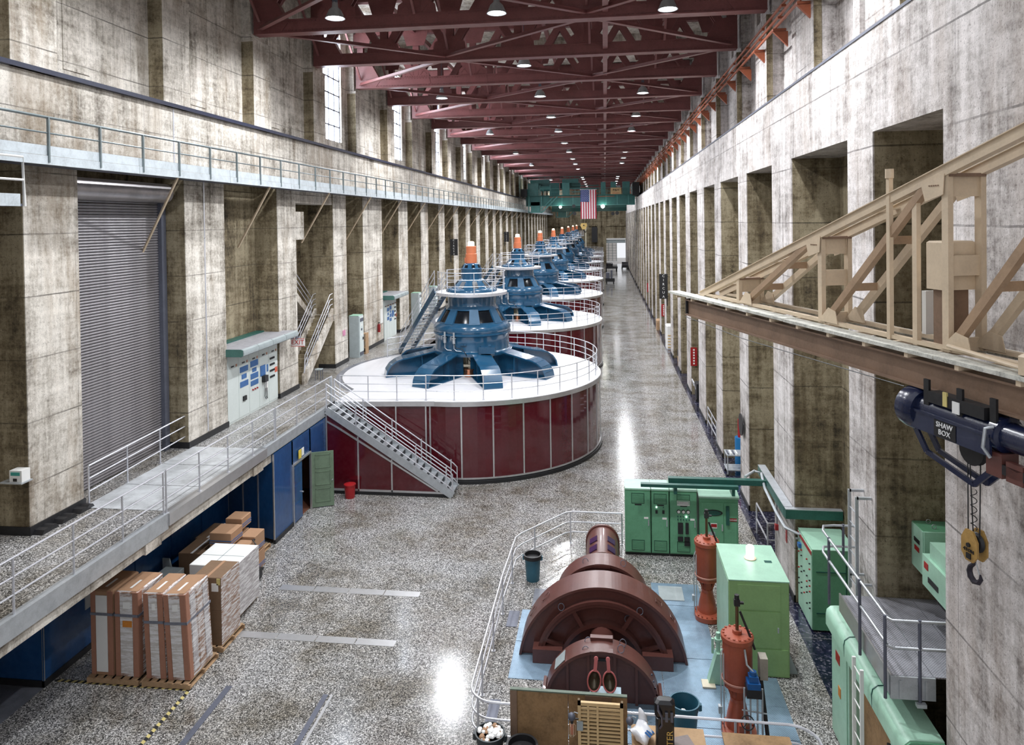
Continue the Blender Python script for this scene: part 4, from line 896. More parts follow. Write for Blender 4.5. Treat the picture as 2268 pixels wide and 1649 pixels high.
MB(o).tube([(4.22, 24.4, 0), (4.22, 24.4, 1.0), (4.22, 25.0, 1.05), (4.22, 25.0, 0)], 0.025, 6).build('side_pipe', STEEL, c)
t = thing('cable_tray', 'dark green cable tray running from the green cabinets to the wall and along it', 'cable tray', (4.0, 24.0, 2.4)); o = Vector((4, 24, 2.4))
MB(o).box(1.05, 4.1, 23.45, 23.62, 2.42, 2.52).build('lower_tray', GREEND, t); MB(o).box(1.95, 5.05, 23.78, 23.98, 2.45, 2.62).build('upper_tray', GREEND, t)
for k in range(2): MB(o).box(2.1+k*1.8, 2.2+k*1.8, 23.5, 23.95, 2.2, 2.45).build('tray_foot', GREEND, t)
MB(o).box(5.0, 5.24, 21.4, 25.0, 2.44, 2.72).build('wall_tray', GREEND, t); MB(o).box(5.0, 5.24, 21.4, 25.0, 2.72, 2.74).build('tray_lid', STEEL, t)
MB(o).box(5.0, 6.55, 21.22, 21.42, 2.46, 2.72).build('bay_tray', GREEND, t); MB(o).box(5.0, 6.55, 21.22, 21.42, 2.72, 2.74).build('tray_lid', STEEL, t)
MB(o).tube([(4.4, 24.0, 2.66), (4.75, 24.3, 2.76), (4.95, 24.2, 2.72), (4.93, 23.6, 2.45), (4.93, 22.0, 2.30), (5.0, 21.3, 2.18), (5.3, 21.05, 2.12), (6.55, 21.05, 2.12)], 0.045, 8).build('conduit', STEEL, t, True)
MB(o).tube([(5.25, 21.15, 1.95), (6.55, 21.15, 1.95)], 0.03, 8).build('conduit', STEEL, t, True)
# big light green cubicle with lit lamp on its top
c = thing('green_cubicle', 'large light green cubicle with a glowing lamp on top beside the salmon valve posts', 'cabinet', (3.55, 18.8, 0)); o = Vector((3.55, 18.8, 0))
MB(o).cbox(2.86, 4.26, 17.8, 19.75, 0.02, 2.3, 0.015).build('body', GREENY, c)
MB(o).box(2.85, 4.27, 17.79, 19.76, 2.3, 2.325).build('top_panel', GREENL, c); MB(o).box(2.85, 2.865, 17.85, 19.7, 0.1, 2.25).build('side_panel', GREENL, c)
MB(o).box(3.06, 4.05, 17.785, 17.8, 1.62, 2.22).build('front_panel', GREENY, c); dr = MB(o).box(3.06, 4.05, 17.785, 17.8, 0.72, 1.58).build('door', GREENY, c); MB(o).box(3.98, 4.01, 17.76, 17.785, 1.1, 1.22).build('handle', STEEL, dr)
MB(o).box(2.9, 4.22, 17.785, 17.8, 0.06, 0.68).build('front_panel', GREENY, c)
MB(o).box(3.9, 4.08, 18.75, 18.87, 2.325, 2.33).build('vent', GREEND, c)
MB(o).prism([(4.26, 0.0), (4.5, 0.0), (4.26, 0.6)], 18.0, 18.03).build('side_bracket', GREYC, c)
lp = thing('beacon_lamp', 'lit white cylindrical lamp standing on top of the light green cubicle', 'lamp', (3.58, 18.95, 2.325)); o = Vector(lp.location)
MB(o).cyl(o, 0.15, 0, 0.02, 20).build('base', CREAM, lp, True); MB(o).lathe([(0.10, 0.02), (0.10, 0.30), (0.07, 0.34), (1e-3, 0.345)], o, 20).build('globe', emis('beacon_glass', (1.0, 0.93, 0.85), 3.0), lp, True)
# salmon valve posts
def make_valve(r=0.31):
    t = thing('valve_post', '', 'valve', (0, 0, 0), 'salmon hydraulic valve posts')
    MB().lathe([(0.30, 1.02), (r-0.02, 1.1), (r, 1.16), (r, 1.98), (r+0.03, 2.0), (r+0.03, 2.05)], n=32).build('cylinder', SALMON, t, True)
    MB().lathe([(r+0.01, 1.12), (r+0.02, 1.13), (r+0.02, 1.16), (r+0.01, 1.17)], n=32, cap=False).build('band', paint('pale_salmon', (0.55, 0.26, 0.2), 0.4), t, True)
    MB().lathe([(r+0.03, 2.05), (r+0.03, 2.09), (r, 2.12), (0.12, 2.13)], n=32).cyl((0, 0, 0), 0.10, 2.12, 2.20, 8).build('flange', SALMON, t, True)
    b = None
    for k in range(16):
        a = 2*PI*k/16
        if b is None: b = MB().cyl((0, 0, 0), 0.026, 0, 0.05, 6).build('bolt', SALMON, t); b.location = ((r-0.02), 0, 2.09)
        else: link_copy(b, t, ((r-0.02)*math.cos(a), (r-0.02)*math.sin(a), 2.09))
    MB().cyl((0, 0, 0), 0.035, 2.15, 2.85, 8).build('rod', paint('bronze_rod', (0.14, 0.09, 0.05), 0.35, 0.6), t, True)
    MB().box(-0.06, 0.06, -0.05, 0.05, 2.72, 2.86).cyl((0, 0, 0), 0.05, 2.86, 2.95, 8).box(0.02, 0.14, -0.03, 0.03, 2.76, 2.80).build('rod_head', BLACK, t)
    MB().beam((0.06, 0, 2.6), (0.22, -0.1, 2.2), 0.03, 0.04).beam((0.22, -0.1, 2.2), (0.33, -0.2, 1.9), 0.03, 0.04).build('hose', BLACK, t)
    m = MB()
    for a in (0, PI/2, PI, 3*PI/2): m.beam((0.22*math.cos(a), 0.22*math.sin(a), 1.05), (0.10*math.cos(a), 0.10*math.sin(a), 0.72), 0.12, 0.06)
    m.lathe([(0.10, 0.6), (0.14, 0.75), (0.12, 0.9), (0.22, 1.04)], n=16).lathe([(0.26, 0.14), (0.22, 0.4), (0.15, 0.7)], n=20).cyl((0, 0, 0), 0.16, 0.68, 0.76, 12); m.build('neck', SALMON, t, True)
    m = MB().prism([(0.36*math.cos(q), 0.28*math.sin(q)+(-0.22 if math.sin(q) < 0 else 0)) for q in [2*PI*k/28 for k in range(28)]], 0.02, 0.14, 'z'); m.build('base_flange', SALMON, t, True)
    for k in range(14):
        q = 2*PI*k/14; o_ = MB().cyl((0, 0, 0), 0.022, 0.14, 0.18, 6).build('bolt', SALMON, t); o_.location = (0.31*math.cos(q), 0.23*math.sin(q)+(-0.22 if math.sin(q) < 0 else 0), 0)
    m = MB()
    for x in (-0.36, -0.30): m.tube([(x, -0.1, 0.1), (x, -0.1, 1.7), (x+0.05, -0.05, 1.8)], 0.014, 5)
    m.build('pipe', STEEL, t, True); MB().box(-0.42, -0.34, -0.15, -0.05, 0.45, 0.6).build('small_valve', STEEL, t)
    return t
v0 = make_valve(); v0.location = (2.70, 20.45, 0); v0['label'] = 'salmon red valve post with bolted flange, farther one between the cabinets and the cubicle'
v1 = copy_tree(v0, (2.71, 15.85, 0), label='salmon red valve post with blue actuator and handwheel, nearer one before the cubicle')
MB((0, 0, 0)).box(0.10, 0.36, -0.62, -0.36, 1.30, 1.42).box(0.14, 0.32, -0.58, -0.40, 1.42, 1.54).cyl((0.23, -0.49, 0), 0.07, 1.54, 1.62, 12).build('actuator', paint('royal_blue', (0.01, 0.10, 0.32), 0.3), v1, True)
MB().box(0.08, 0.38, -0.62, -0.38, 1.12, 1.30).build('actuator_base', BLACK, v1)
for x, a in ((0.04, 0.2), (0.16, 0.25), (0.30, 0.2), (0.40, 0.15)): MB().tube([(x, -0.55, 1.3), (x, -0.56, a)], 0.02, 6).build('pipe', STEEL, v1, True)
MB().tube([(0.1, -0.30, 1.95), (0.12, -0.42, 1.7), (0.24, -0.5, 1.6)], 0.022, 6).build('pipe', STEEL, v1, True); MB().tube([(0.0, -0.5, 0.8), (0.5, -0.5, 0.75)], 0.015, 6).build('pipe', STEEL, v1, True)
wpts = [(0.08+0.13*math.cos(q), -0.68+0.05*math.sin(q), 0.66+0.12*math.sin(q)) for q in [2*PI*k/16 for k in range(16)]]
m = MB().tube(wpts, 0.012, 6, closed=True)
for k in range(3): m.tube([wpts[k*5], (0.08, -0.66, 0.66)], 0.008, 5)
m.build('handwheel', BLACK, v1, True); MB().tube([(0.08, -0.66, 0.66), (0.1, -0.4, 0.4)], 0.02, 6).build('wheel_stem', GOLD, v1, True)
MB().box(0.40, 0.56, -0.35, -0.10, 1.35, 1.8).build('gauge_box', paint('grey_beige_box', (0.34, 0.31, 0.26), 0.5), v1); MB().beam((0.42, -0.3, 1.4), (0.52, -0.6, 0.05), 0.06, 0.06).build('leg_brace', BLACK, v1)
MB().beam((0.0, -0.5, 0.02), (0.0, -0.5, 0.5), 0.14, 0.14).build('pipe_stub', SALMON, v1); MB().box(-0.3, -0.16, -0.95, -0.55, 0.02, 0.04).build('foot_plate', GREENL, v1)
t = thing('green_pump_stand', 'small pale green pump stand on the tread plates left of the cubicle', 'pump', (2.45, 17.5, 0)); o = Vector((2.45, 17.5, 0))
MB(o).prism([(2.3, 0.03), (2.72, 0.03), (2.66, 0.75), (2.5, 0.75)], 17.35, 17.6).build('stand', GREENL, t); MB(o).box(2.15, 2.45, 17.2, 17.5, 0.015, 0.05).build('foot', CREAMW, t)
MB(o).cyl((2.55, 17.48, 0), 0.05, 0.75, 1.2, 10).cyl((2.55, 17.48, 0), 0.09, 1.0, 1.06, 10).cyl((2.42, 17.48, 0), 0.03, 0.7, 1.05, 8).build('valve_body', GREENL, t, True)
# switchgear in the right bay
c = thing('switchgear_cabinet', 'tall green switchgear cabinet with pale knob-covered front inside the right wall bay', 'cabinet', (5.9, 20.5, 0)); o = Vector((5.9, 20.5, 0))
MB(o).box(5.36, 6.5, 19.9, 21.3, 0.05, 2.18).build('body', GREEN, c); MB(o).box(5.35, 6.5, 19.9, 21.3, 2.18, 2.2).build('top_panel', GREENL, c); MB(o).box(5.34, 5.36, 19.92, 21.28, 0.05, 2.15).build('front_panel', GREENL, c)
MB(o).box(5.33, 5.34, 19.92, 21.28, 2.03, 2.13).build('red_strip', RED, c); MB(o).box(5.45, 6.2, 19.885, 19.9, 1.6, 1.62).box(5.45, 6.2, 19.885, 19.9, 0.5, 0.52).box(6.2, 6.22, 19.885, 19.9, 0.5, 1.95).build('panel_seam', GREEND, c)
random.seed(3)
for j in range(9):
    for k in range(5):
        if random.random() < 0.6: MB(o).cyl((5.34, 20.05+k*0.27, 0.55+j*0.15), 0.02, -0.04, 0, 6, 'x').build('knob', BLACK if random.random() < 0.8 else RED, c)
MB(o).box(5.26, 5.34, 20.9, 21.05, 1.78, 1.9).build('blue_switch', PLATEBLUE, c)
# steel platform with railing in the near right bay
t = thing('platform', 'steel tread-plate platform with pipe railing in the near right bay', 'platform', (5.4, 13.8, 3.45)); o = Vector((5.4, 13.8, 3.45))
for k in range(3): MB(o).box(4.60+k*0.66, 5.25+k*0.66, 12.5 if k < 1 else 12.5, 15.05, 3.43, 3.455).build('floor_plate', GPLATE, t)
MB(o).box(4.57, 4.60, 12.48, 15.1, 3.12, 3.47).build('side_channel', ALU, t); MB(o).box(4.57, 5.27, 12.46, 12.5, 3.08, 3.45).build('end_channel', STEEL, t); MB(o).box(4.7, 4.74, 12.44, 12.46, 3.1, 3.4).box(5.1, 5.14, 12.44, 12.46, 3.1, 3.4).build('stiffener', STEEL, t)
MB(o).box(4.6, 6.5, 14.9, 15.1, 3.2, 3.43).build('support_beam', STEEL, t)
rz_ = (0.48, 0.93)
for z in rz_:
    MB(o).tube([(5.5, 12.12, 3.45+z), (5.5, 12.4, 3.45+z), (5.45, 12.45, 3.45+z), (4.6, 12.45, 3.45+z), (4.55, 12.52, 3.45+z), (4.50, 15.9, 3.45+z), (4.58, 16.15, 3.45+z), (4.8, 16.2, 3.45+z), (5.27, 16.2, 3.45+z)], 0.026, 8).build('rail', STEEL, t, True)
for p in ((4.52, 12.55), (4.52, 13.75), (4.50, 15.5), (5.02, 12.45), (5.0, 16.2)): MB(o).cyl((p[0], p[1], 3.45), 0.028, -0.42 if p[1] < 15.6 else 0.3, 0.96, 8).build('post', DKSTEEL, t, True)
MB(o).box(4.95, 5.1, 12.38, 12.46, 3.0, 3.06).build('post_foot', STEEL, t)
def ladder(name, lab, x0, x1, y, z0, z1, mat, ax='y', hoop=False):
    t = thing(name, lab, 'ladder', (x0, y, z0)); o = Vector(t.location)
    for x in (x0, x1):
        (MB(o).box(x-0.02, x+0.02, y-0.03, y+0.03, z0, z1) if ax == 'y' else MB(o).box(y-0.03, y+0.03, x-0.02, x+0.02, z0, z1)).build('side_rail', mat, t)
        if hoop: (MB(o).box(y, y+0.28, x-0.02, x+0.02, z1-0.05, z1)).build('wall_bracket', mat, t); MB(o).box(y, y+0.28, x-0.02, x+0.02, z0+0.25, z0+0.29).build('wall_bracket', mat, t)
    n = int((z1-z0)/0.3)
    for k in range(n):
        z = z0+0.2+k*0.3
        (MB(o).cyl((0, y, z), 0.012, x0, x1, 6, 'x') if ax == 'y' else MB(o).cyl((y, 0, z), 0.012, x0, x1, 6, 'y')).build('rung', mat, t)
    return t
ladder('wall_ladder', 'grey steel ladder fixed to the pier above the platform railing', 15.28, 15.72, 4.98, 3.3, 5.35, STEEL, 'x', True)
ladder('white_ladder', 'white ladder leaning at the green switchgear under the platform', 13.25, 13.65, 4.38, 0.0, 3.05, WHITE, 'x')
# low green switchgear under the platform
t = thing('low_switchgear', 'green switchgear row with rounded pale cover below the platform', 'cabinet', (4.9, 13.8, 0)); o = Vector((4.9, 13.8, 0))
MB(o).prism([(4.60, 2.52), (4.62, 2.62), (4.70, 2.69), (4.80, 2.70), (5.22, 2.70), (5.22, 2.30), (4.60, 2.30)], 12.05, 16.1).build('cover', GREENL, t, True)
MB(o).prism([(4.60, 2.50), (4.62, 2.60), (4.70, 2.67), (4.80, 2.68), (5.22, 2.68), (5.22, 2.32), (4.60, 2.32)], 12.02, 12.05).build('cover_end', GREEN, t)
for yy in (13.4, 14.9): MB(o).prism([(4.59, 2.53), (4.61, 2.63), (4.70, 2.70), (4.80, 2.71), (5.22, 2.71), (5.22, 2.70), (4.6, 2.3)], yy, yy+0.02).build('cover_joint', GREEND, t)
MB(o).box(4.72, 5.22, 15.0, 16.1, 0.05, 2.3).build('cabinet_body', GREENL, t); MB(o).box(4.70, 4.72, 15.1, 16.0, 0.15, 2.2).build('door', GREENL, t); MB(o).box(4.69, 4.70, 15.5, 15.75, 1.75, 1.95).build('danger_plate', RED, t); MB(o).box(4.69, 4.70, 15.45, 15.6, 1.1, 1.3).build('warning_label', paint('orange_label', (0.6, 0.22, 0.03), 0.5), t)
MB(o).box(4.95, 5.22, 12.4, 15.0, 0.05, 2.3).build('back_board', PLY, t)
MB(o).box(4.72, 4.95, 12.2, 12.9, 0.6, 2.3).build('side_cabinet', GREENL, t); MB(o).box(4.69, 4.72, 12.35, 12.55, 1.6, 2.1).build('switch_box', BLACK, t)
for k in range(3): MB(o).box(4.85+k*0.14, 4.93+k*0.14, 12.05, 12.2, 1.7, 2.3).build('duct_grille', WHITE, t)
MB(o).tube([(4.66, 12.8, 2.1), (4.62, 12.7, 1.7), (4.66, 12.75, 1.3)], 0.03, 6).build('cable', BLACK, t, True)
# wall boxes in the near right bay
t = thing('wall_switch_box', 'pale green electrical box with black and red plates on the near right bay wall', 'electrical box', (6.3, 15.0, 4.6)); o = Vector(t.location)
MB(o).box(5.95, 6.6, 14.55, 15.07, 4.15, 5.0).build('body', GREEN, t); dr = MB(o).box(5.95, 6.55, 14.52, 14.55, 4.15, 5.0).build('side_cover', GREENL, t)
MB(o).box(5.93, 5.95, 14.55, 15.05, 4.16, 4.99).build('door', GREENL, t); MB(o).box(5.92, 5.93, 14.68, 14.92, 4.68, 4.76).build('name_plate', BLACK, t); MB(o).box(5.92, 5.93, 14.70, 14.90, 4.52, 4.61).build('danger_plate', RED, t)
for y in (14.7, 14.95): MB(o).tube([(6.2+0.04*math.cos(q), y, 5.04+0.04*math.sin(q)) for q in [2*PI*k/10 for k in range(10)]], 0.008, 5, closed=True).build('lifting_eye', STEEL, t, True)
t = thing('wall_instrument_box', 'smaller white-green instrument box beside the wall electrical box over the platform', 'electrical box', (6.1, 14.2, 4.6)); o = Vector(t.location)
MB(o).box(5.8, 6.6, 13.3, 14.25, 4.15, 4.72).build('body', GREENL, t); MB(o).box(5.85, 6.6, 13.3, 14.05, 4.72, 5.02).build('upper_body', GREENL, t); MB(o).box(5.79, 5.80, 14.0, 14.16, 4.5, 4.62).build('danger_plate', RED, t); MB(o).box(5.79, 5.80, 13.6, 14.0, 4.3, 4.4).build('name_plate', BLACK, t)
MB(o).tube([(6.3, 14.3, 4.15), (6.3, 14.35, 3.9), (6.35, 14.2, 3.7), (6.3, 14.0, 3.47)], 0.05, 8).build('hose', BLACK, t, True)
MB(o).box(6.1, 6.6, 13.2, 14.3, 3.75, 3.82).box(6.5, 6.6, 13.2, 14.3, 3.82, 4.15).build('bracket', BLACK, t)
# ================================================================ CREAM JIB CRANE WITH HOIST
JM = Matrix(((0.287, 0.958, 0, 1.40), (-0.958, 0.287, 0, 16.6), (0, 0, 1, 0), (0, 0, 0, 1)))
jo = Vector((3.5, 9.6, 9.4)); jb = thing('jib_crane', 'cream painted steel jib truss with plank walkways reaching out from the right wall', 'crane', tuple(jo))
def JB(): m = MB(jo); m.m = JM; return m
zc = lambda s: 9.06+0.31*s
random.seed(11)
for n0, n1, s0, s1 in ((0.0, 0.27, 0.0, 9.7), (0.86, 1.13, 1.9, 9.4)):
    s = s0; k = 0
    while s < s1-0.1:
        e = min(s+1.62, s1); dz = random.uniform(-0.006, 0.006)
        JB().box(s+0.006, e-0.006, n0, n1, 9.35+dz, 9.395+dz).build('plank', PLANK, jb); s = e
for s in [0.4+0.8*k for k in range(12)]:
    JB().box(s, s+0.06, 0.02, 1.1 if s > 2 else 0.6, 9.29, 9.345).build('cross_bearer', CREAM, jb)
JB().ibeam((0.8, 0.14, 9.12), (10.4, 0.14, 9.12), 0.16, 0.34, t=0.025).build('hoist_beam', TAN, jb)
JB().box(0.78, 0.82, 0.08, 0.2, 8.98, 9.3).build('end_stop', BLACK, jb)
JB().tube([(0.9, 0.02, 8.93), (3.5, 0.02, 8.86), (7.6, 0.02, 8.93)], 0.007, 4).build('trolley_wire', BLACK, jb)
for n in (0.32, 0.76):
    JB().beam((1.1, n, zc(1.1)), (10.6, n, zc(10.6)), 0.10, 0.12).beam((1.1, n, zc(1.1)+0.065), (10.6, n, zc(10.6)+0.065), 0.15, 0.012).build('top_chord', CREAM, jb)
    JB().beam((1.2, n, 9.44), (10.4, n, 9.44), 0.09, 0.05).build('bottom_chord', CREAM, jb)
    for a, b in ((5.22, 3.0), (7.72, 5.55), (10.3, 8.02)):
        JB().beam((a, n, zc(a)-0.02), (b, n, 9.44), 0.09, 0.10).build('diagonal', TANL if n < 0.5 else CREAM, jb)
        JB().prism([(a-0.05, zc(a)-0.28), (a+0.24, zc(a)-0.2), (a+0.26, zc(a)+0.04), (a-0.12, zc(a)-0.06)], n-0.06, n-0.05).build('gusset', CREAM, jb)
        JB().prism([(b-0.12, 9.44), (b+0.35, 9.44), (b+0.3, 9.62), (b+0.12, 9.66)], n-0.06, n-0.05).build('gusset', CREAM, jb)
        for k in range(5): JB().box(a+0.02+0.035*k, a+0.035+0.035*k, n-0.07, n-0.06, zc(a)-0.10+0.0*k, zc(a)-0.085).build('bolt', TAN, jb)
for a, b in ((5.22, 3.0), (7.72, 5.55), (10.3, 8.02)):
    for f in (0.28, 0.62): s = b+(a-b)*f; z = 9.44+(zc(a)-9.44)*f; JB().beam((s, 0.32, z), (s, 0.76, z), 0.02, 0.11).build('cross_strut', TANL, jb)
for s in (1.9, 3.6, 4.5, 6.3, 7.2, 8.9): JB().beam((s, 0.32, zc(s)), (s+0.35, 0.76, zc(s+0.35)), 0.07, 0.02).build('chord_lacing', CREAM, jb)
for s in (2.77, 5.43, 7.96):
    h = zc(s)
    for n in (0.32, 0.76): JB().box(s-0.05, s+0.05, n-0.035, n+0.035, 9.4, h).build('frame_post', CREAM, jb)
    JB().box(s-0.02, s+0.02, 0.32, 0.76, h-0.30, h-0.06).build('frame_plate', CREAM, jb)
    JB().box(s-0.07, s+0.07, 0.30, 0.78, h-0.07, h-0.03).build('frame_cap', TAN, jb)
    if h > 10: JB().box(s-0.02, s+0.02, 0.32, 0.76, 9.4+(h-9.4)*0.42, 9.4+(h-9.4)*0.42+0.24).build('frame_plate', CREAM, jb)
    JB().box(s-0.02, s+0.02, 0.32, 0.76, 9.4, 9.56).build('frame_plate', CREAM, jb)
JB().cbox(7.62, 7.92, 0.30, 0.74, 10.12, 10.70, 0.02).build('control_box', CREAM, jb)
JB().box(7.615, 7.625, 0.33, 0.71, 10.14, 10.68).build('box_door', CREAM, jb)
JB().box(7.68, 7.84, 0.36, 0.70, 9.45, 10.12).build('column_body', TAN, jb)
JB().tube([(7.72, 0.5, 9.45), (7.72, 0.5, 10.1)], 0.04, 8).build('conduit', CREAM, jb, True)
JB().box(6.97, 7.03, 0.26, 0.32, 9.4, 11.5).cyl((7.0, 0.29, 0), 0.055, 11.5, 11.62, 10).build('mast_post', CREAM, jb, True)
JB().box(7.42, 7.50, 0.28, 0.34, 9.4, 11.2).build('mast_post', CREAM, jb)
JB().box(7.25, 7.32, 0.55, 0.72, 9.5, 10.05).build('terminal_box', WHITE, jb); JB().tube([(8.1, 0.2, 9.5), (9.2, 0.1, 9.46)], 0.025, 8).build('conduit', CREAM, jb, True); JB().cbox(9.2, 9.7, 0.02, 0.3, 9.41, 9.62, 0.03).build('junction_box', CREAM, jb)
JB().box(9.9, 10.6, 0.25, 0.85, 8.8, 12.35).build('king_post', CREAM, jb)
MB(jo).box(4.6, RX, 6.1, 6.7, 9.0, 9.3).box(4.6, RX, 6.1, 6.7, 11.6, 11.9).build('wall_hinge', TAN, jb)
ho = Vector((3.5, 8.6, 8.7)); hs = thing('electric_hoist', 'navy blue electric hoist with SHAW BOX plate hanging under the cream jib', 'hoist', tuple(ho))
def HB(): m = MB(ho); m.m = JM; return m
HB().lathe([(0.02, 7.55), (0.20, 7.55), (0.25, 7.59), (0.26, 7.66), (0.26, 7.78), (0.23, 7.84), (0.05, 7.84)], (0, 0.14, 8.69), 24, axis='x').build('gear_housing', NAVY, hs, True)
HB().lathe([(0.16, 7.84), (0.16, 8.9)], (0, 0.14, 8.72), 24, axis='x').build('drum_housing', NAVY, hs, True)
HB().lathe([(0.05, 8.9), (0.19, 8.9), (0.19, 9.0), (0.15, 9.02), (0.15, 9.5), (0.18, 9.52), (0.18, 9.6), (0.05, 9.62)], (0, 0.14, 8.72), 24, axis='x').build('motor', NAVY, hs, True)
HB().box(7.80, 8.95, -0.05, -0.02, 8.50, 8.72).box(7.80, 8.95, -0.06, 0.0, 8.70, 8.73).build('side_plate', NAVY, hs)
HB().box(8.05, 8.85, -0.02, 0.3, 8.85, 8.98).build('trolley', BLACK, hs)
for s in (7.95, 8.45, 8.9): HB().box(s, s+0.08, 0.0, 0.03, 8.8, 9.1).box(s, s+0.08, 0.25, 0.28, 8.8, 9.1).build('hanger_plate', BLACK, hs)
HB().box(8.28, 8.34, -0.03, -0.01, 8.86, 9.02).build('warning_tag', TAPE_Y, hs); HB().box(8.42, 8.52, -0.03, -0.02, 8.82, 8.95).build('paper_tag', WHITE, hs)
sp = HB().box(8.18, 8.50, -0.058, -0.05, 8.51, 8.69).build('name_plate', BLACK, hs)
wpos = JM @ Vector((8.34, -0.06, 8.605)); rotz = math.atan2(-0.958, 0.287)
tx = text('SHAW\nBOX', 0.085, tuple(wpos-ho), (PI/2, 0, rotz), TXW, hs)
HB().tube([(8.98, -0.03, 8.82), (8.95, -0.10, 8.80), (8.93, -0.11, 8.6), (8.97, -0.06, 8.5)], 0.018, 8).build('hose', STEEL, hs, True)
HB().lathe([(0.03, -0.03), (0.17, -0.03), (0.14, 0), (0.17, 0.03), (0.03, 0.03)], (8.55, 0.12, 8.44), 20, axis='y').build('sheave', BLACK, hs, True)
for n in (0.04, 0.20): HB().beam((7.75, n, 8.50), (7.95, n, 8.24), 0.03, 0.07).beam((7.95, n, 8.24), (8.65, n, 8.10), 0.03, 0.06).beam((8.65, n, 8.10), (8.92, n, 8.36), 0.03, 0.06).build('guard_arm', NAVY, hs)
HB().box(8.85, 9.05, 0.0, 0.2, 8.3, 8.55).box(9.1, 9.3, 0.0, 0.06, 8.3, 8.5).build('limit_switch', BROWN, hs); HB().box(9.05, 9.5, 0.0, 0.12, 8.35, 8.45).build('switch_arm', BLACK, hs)
bo = JM @ Vector((8.55, 0.13, 7.4)); hk = thing('hook_block', 'ochre four ton hook block with dark hook hanging on ropes from the hoist', 'hook', tuple(bo))
def KB(): m = MB(bo); m.m = JM; return m
oct_ = [(8.44, 7.30), (8.50, 7.22), (8.60, 7.22), (8.66, 7.30), (8.66, 7.46), (8.60, 7.56), (8.50, 7.56), (8.44, 7.46)]
for n in (0.07, 0.19): KB().prism(oct_, n-0.012, n+0.012).build('cheek_plate', YELLOW, hk)
KB().lathe([(0.02, -0.03), (0.11, -0.03), (0.09, 0), (0.11, 0.03), (0.02, 0.03)], (8.55, 0.13, 7.42), 16, axis='y').build('sheave', BLACK, hk, True); KB().cyl((8.55, 0.13, 7.40), 0.025, -0.09, 0.09, 8, 'y').build('axle', BLACK, hk)
KB().box(8.52, 8.58, 0.045, 0.058, 7.25, 7.31).build('slot', BLACK, hk)
text('4TON', 0.055, tuple((JM @ Vector((8.55, 0.052, 7.34)))-bo), (PI/2, 0, rotz), BLACK, hk)
hp = [(8.55, 0.13, 7.22), (8.55, 0.13, 7.17)]+[(8.55+0.075*math.sin(t), 0.13, 7.10+0.075*math.cos(t)) for t in [math.radians(x) for x in (20, -20, -60, -100, -140, 180, 140, 100)]]
hp = [(8.55, 0.13, 7.24), (8.53, 0.13, 7.17), (8.49, 0.13, 7.13), (8.475, 0.13, 7.08), (8.49, 0.13, 7.02), (8.54, 0.13, 6.985), (8.60, 0.13, 7.0), (8.635, 0.13, 7.05), (8.625, 0.13, 7.10)]
KB().tube(hp, [0.02, 0.022, 0.026, 0.03, 0.032, 0.032, 0.028, 0.022, 0.008], 8).build('hook', paint('hook_steel', (0.05, 0.045, 0.06), 0.4, 0.5), hk, True)
KB().tube([(8.57, 0.13, 7.2), (8.60, 0.13, 7.12), (8.625, 0.13, 7.06)], 0.007, 5).build('latch', STEEL, hk)
for a, b in ((8.46, 8.46), (8.48, 8.53), (8.64, 8.62)): KB().tube([(a+0.0, 0.13, 8.45), (b, 0.13, 7.5)], 0.007, 5).build('wire_rope', BLACK, hk)
KB().tube([(8.54+0.03*math.cos(t), 0.13+0.03*math.sin(t), 7.56+0.016*t) for t in [k*0.55 for k in range(0, 50)]], 0.005, 4).build('spring', BLACK, hk, True)
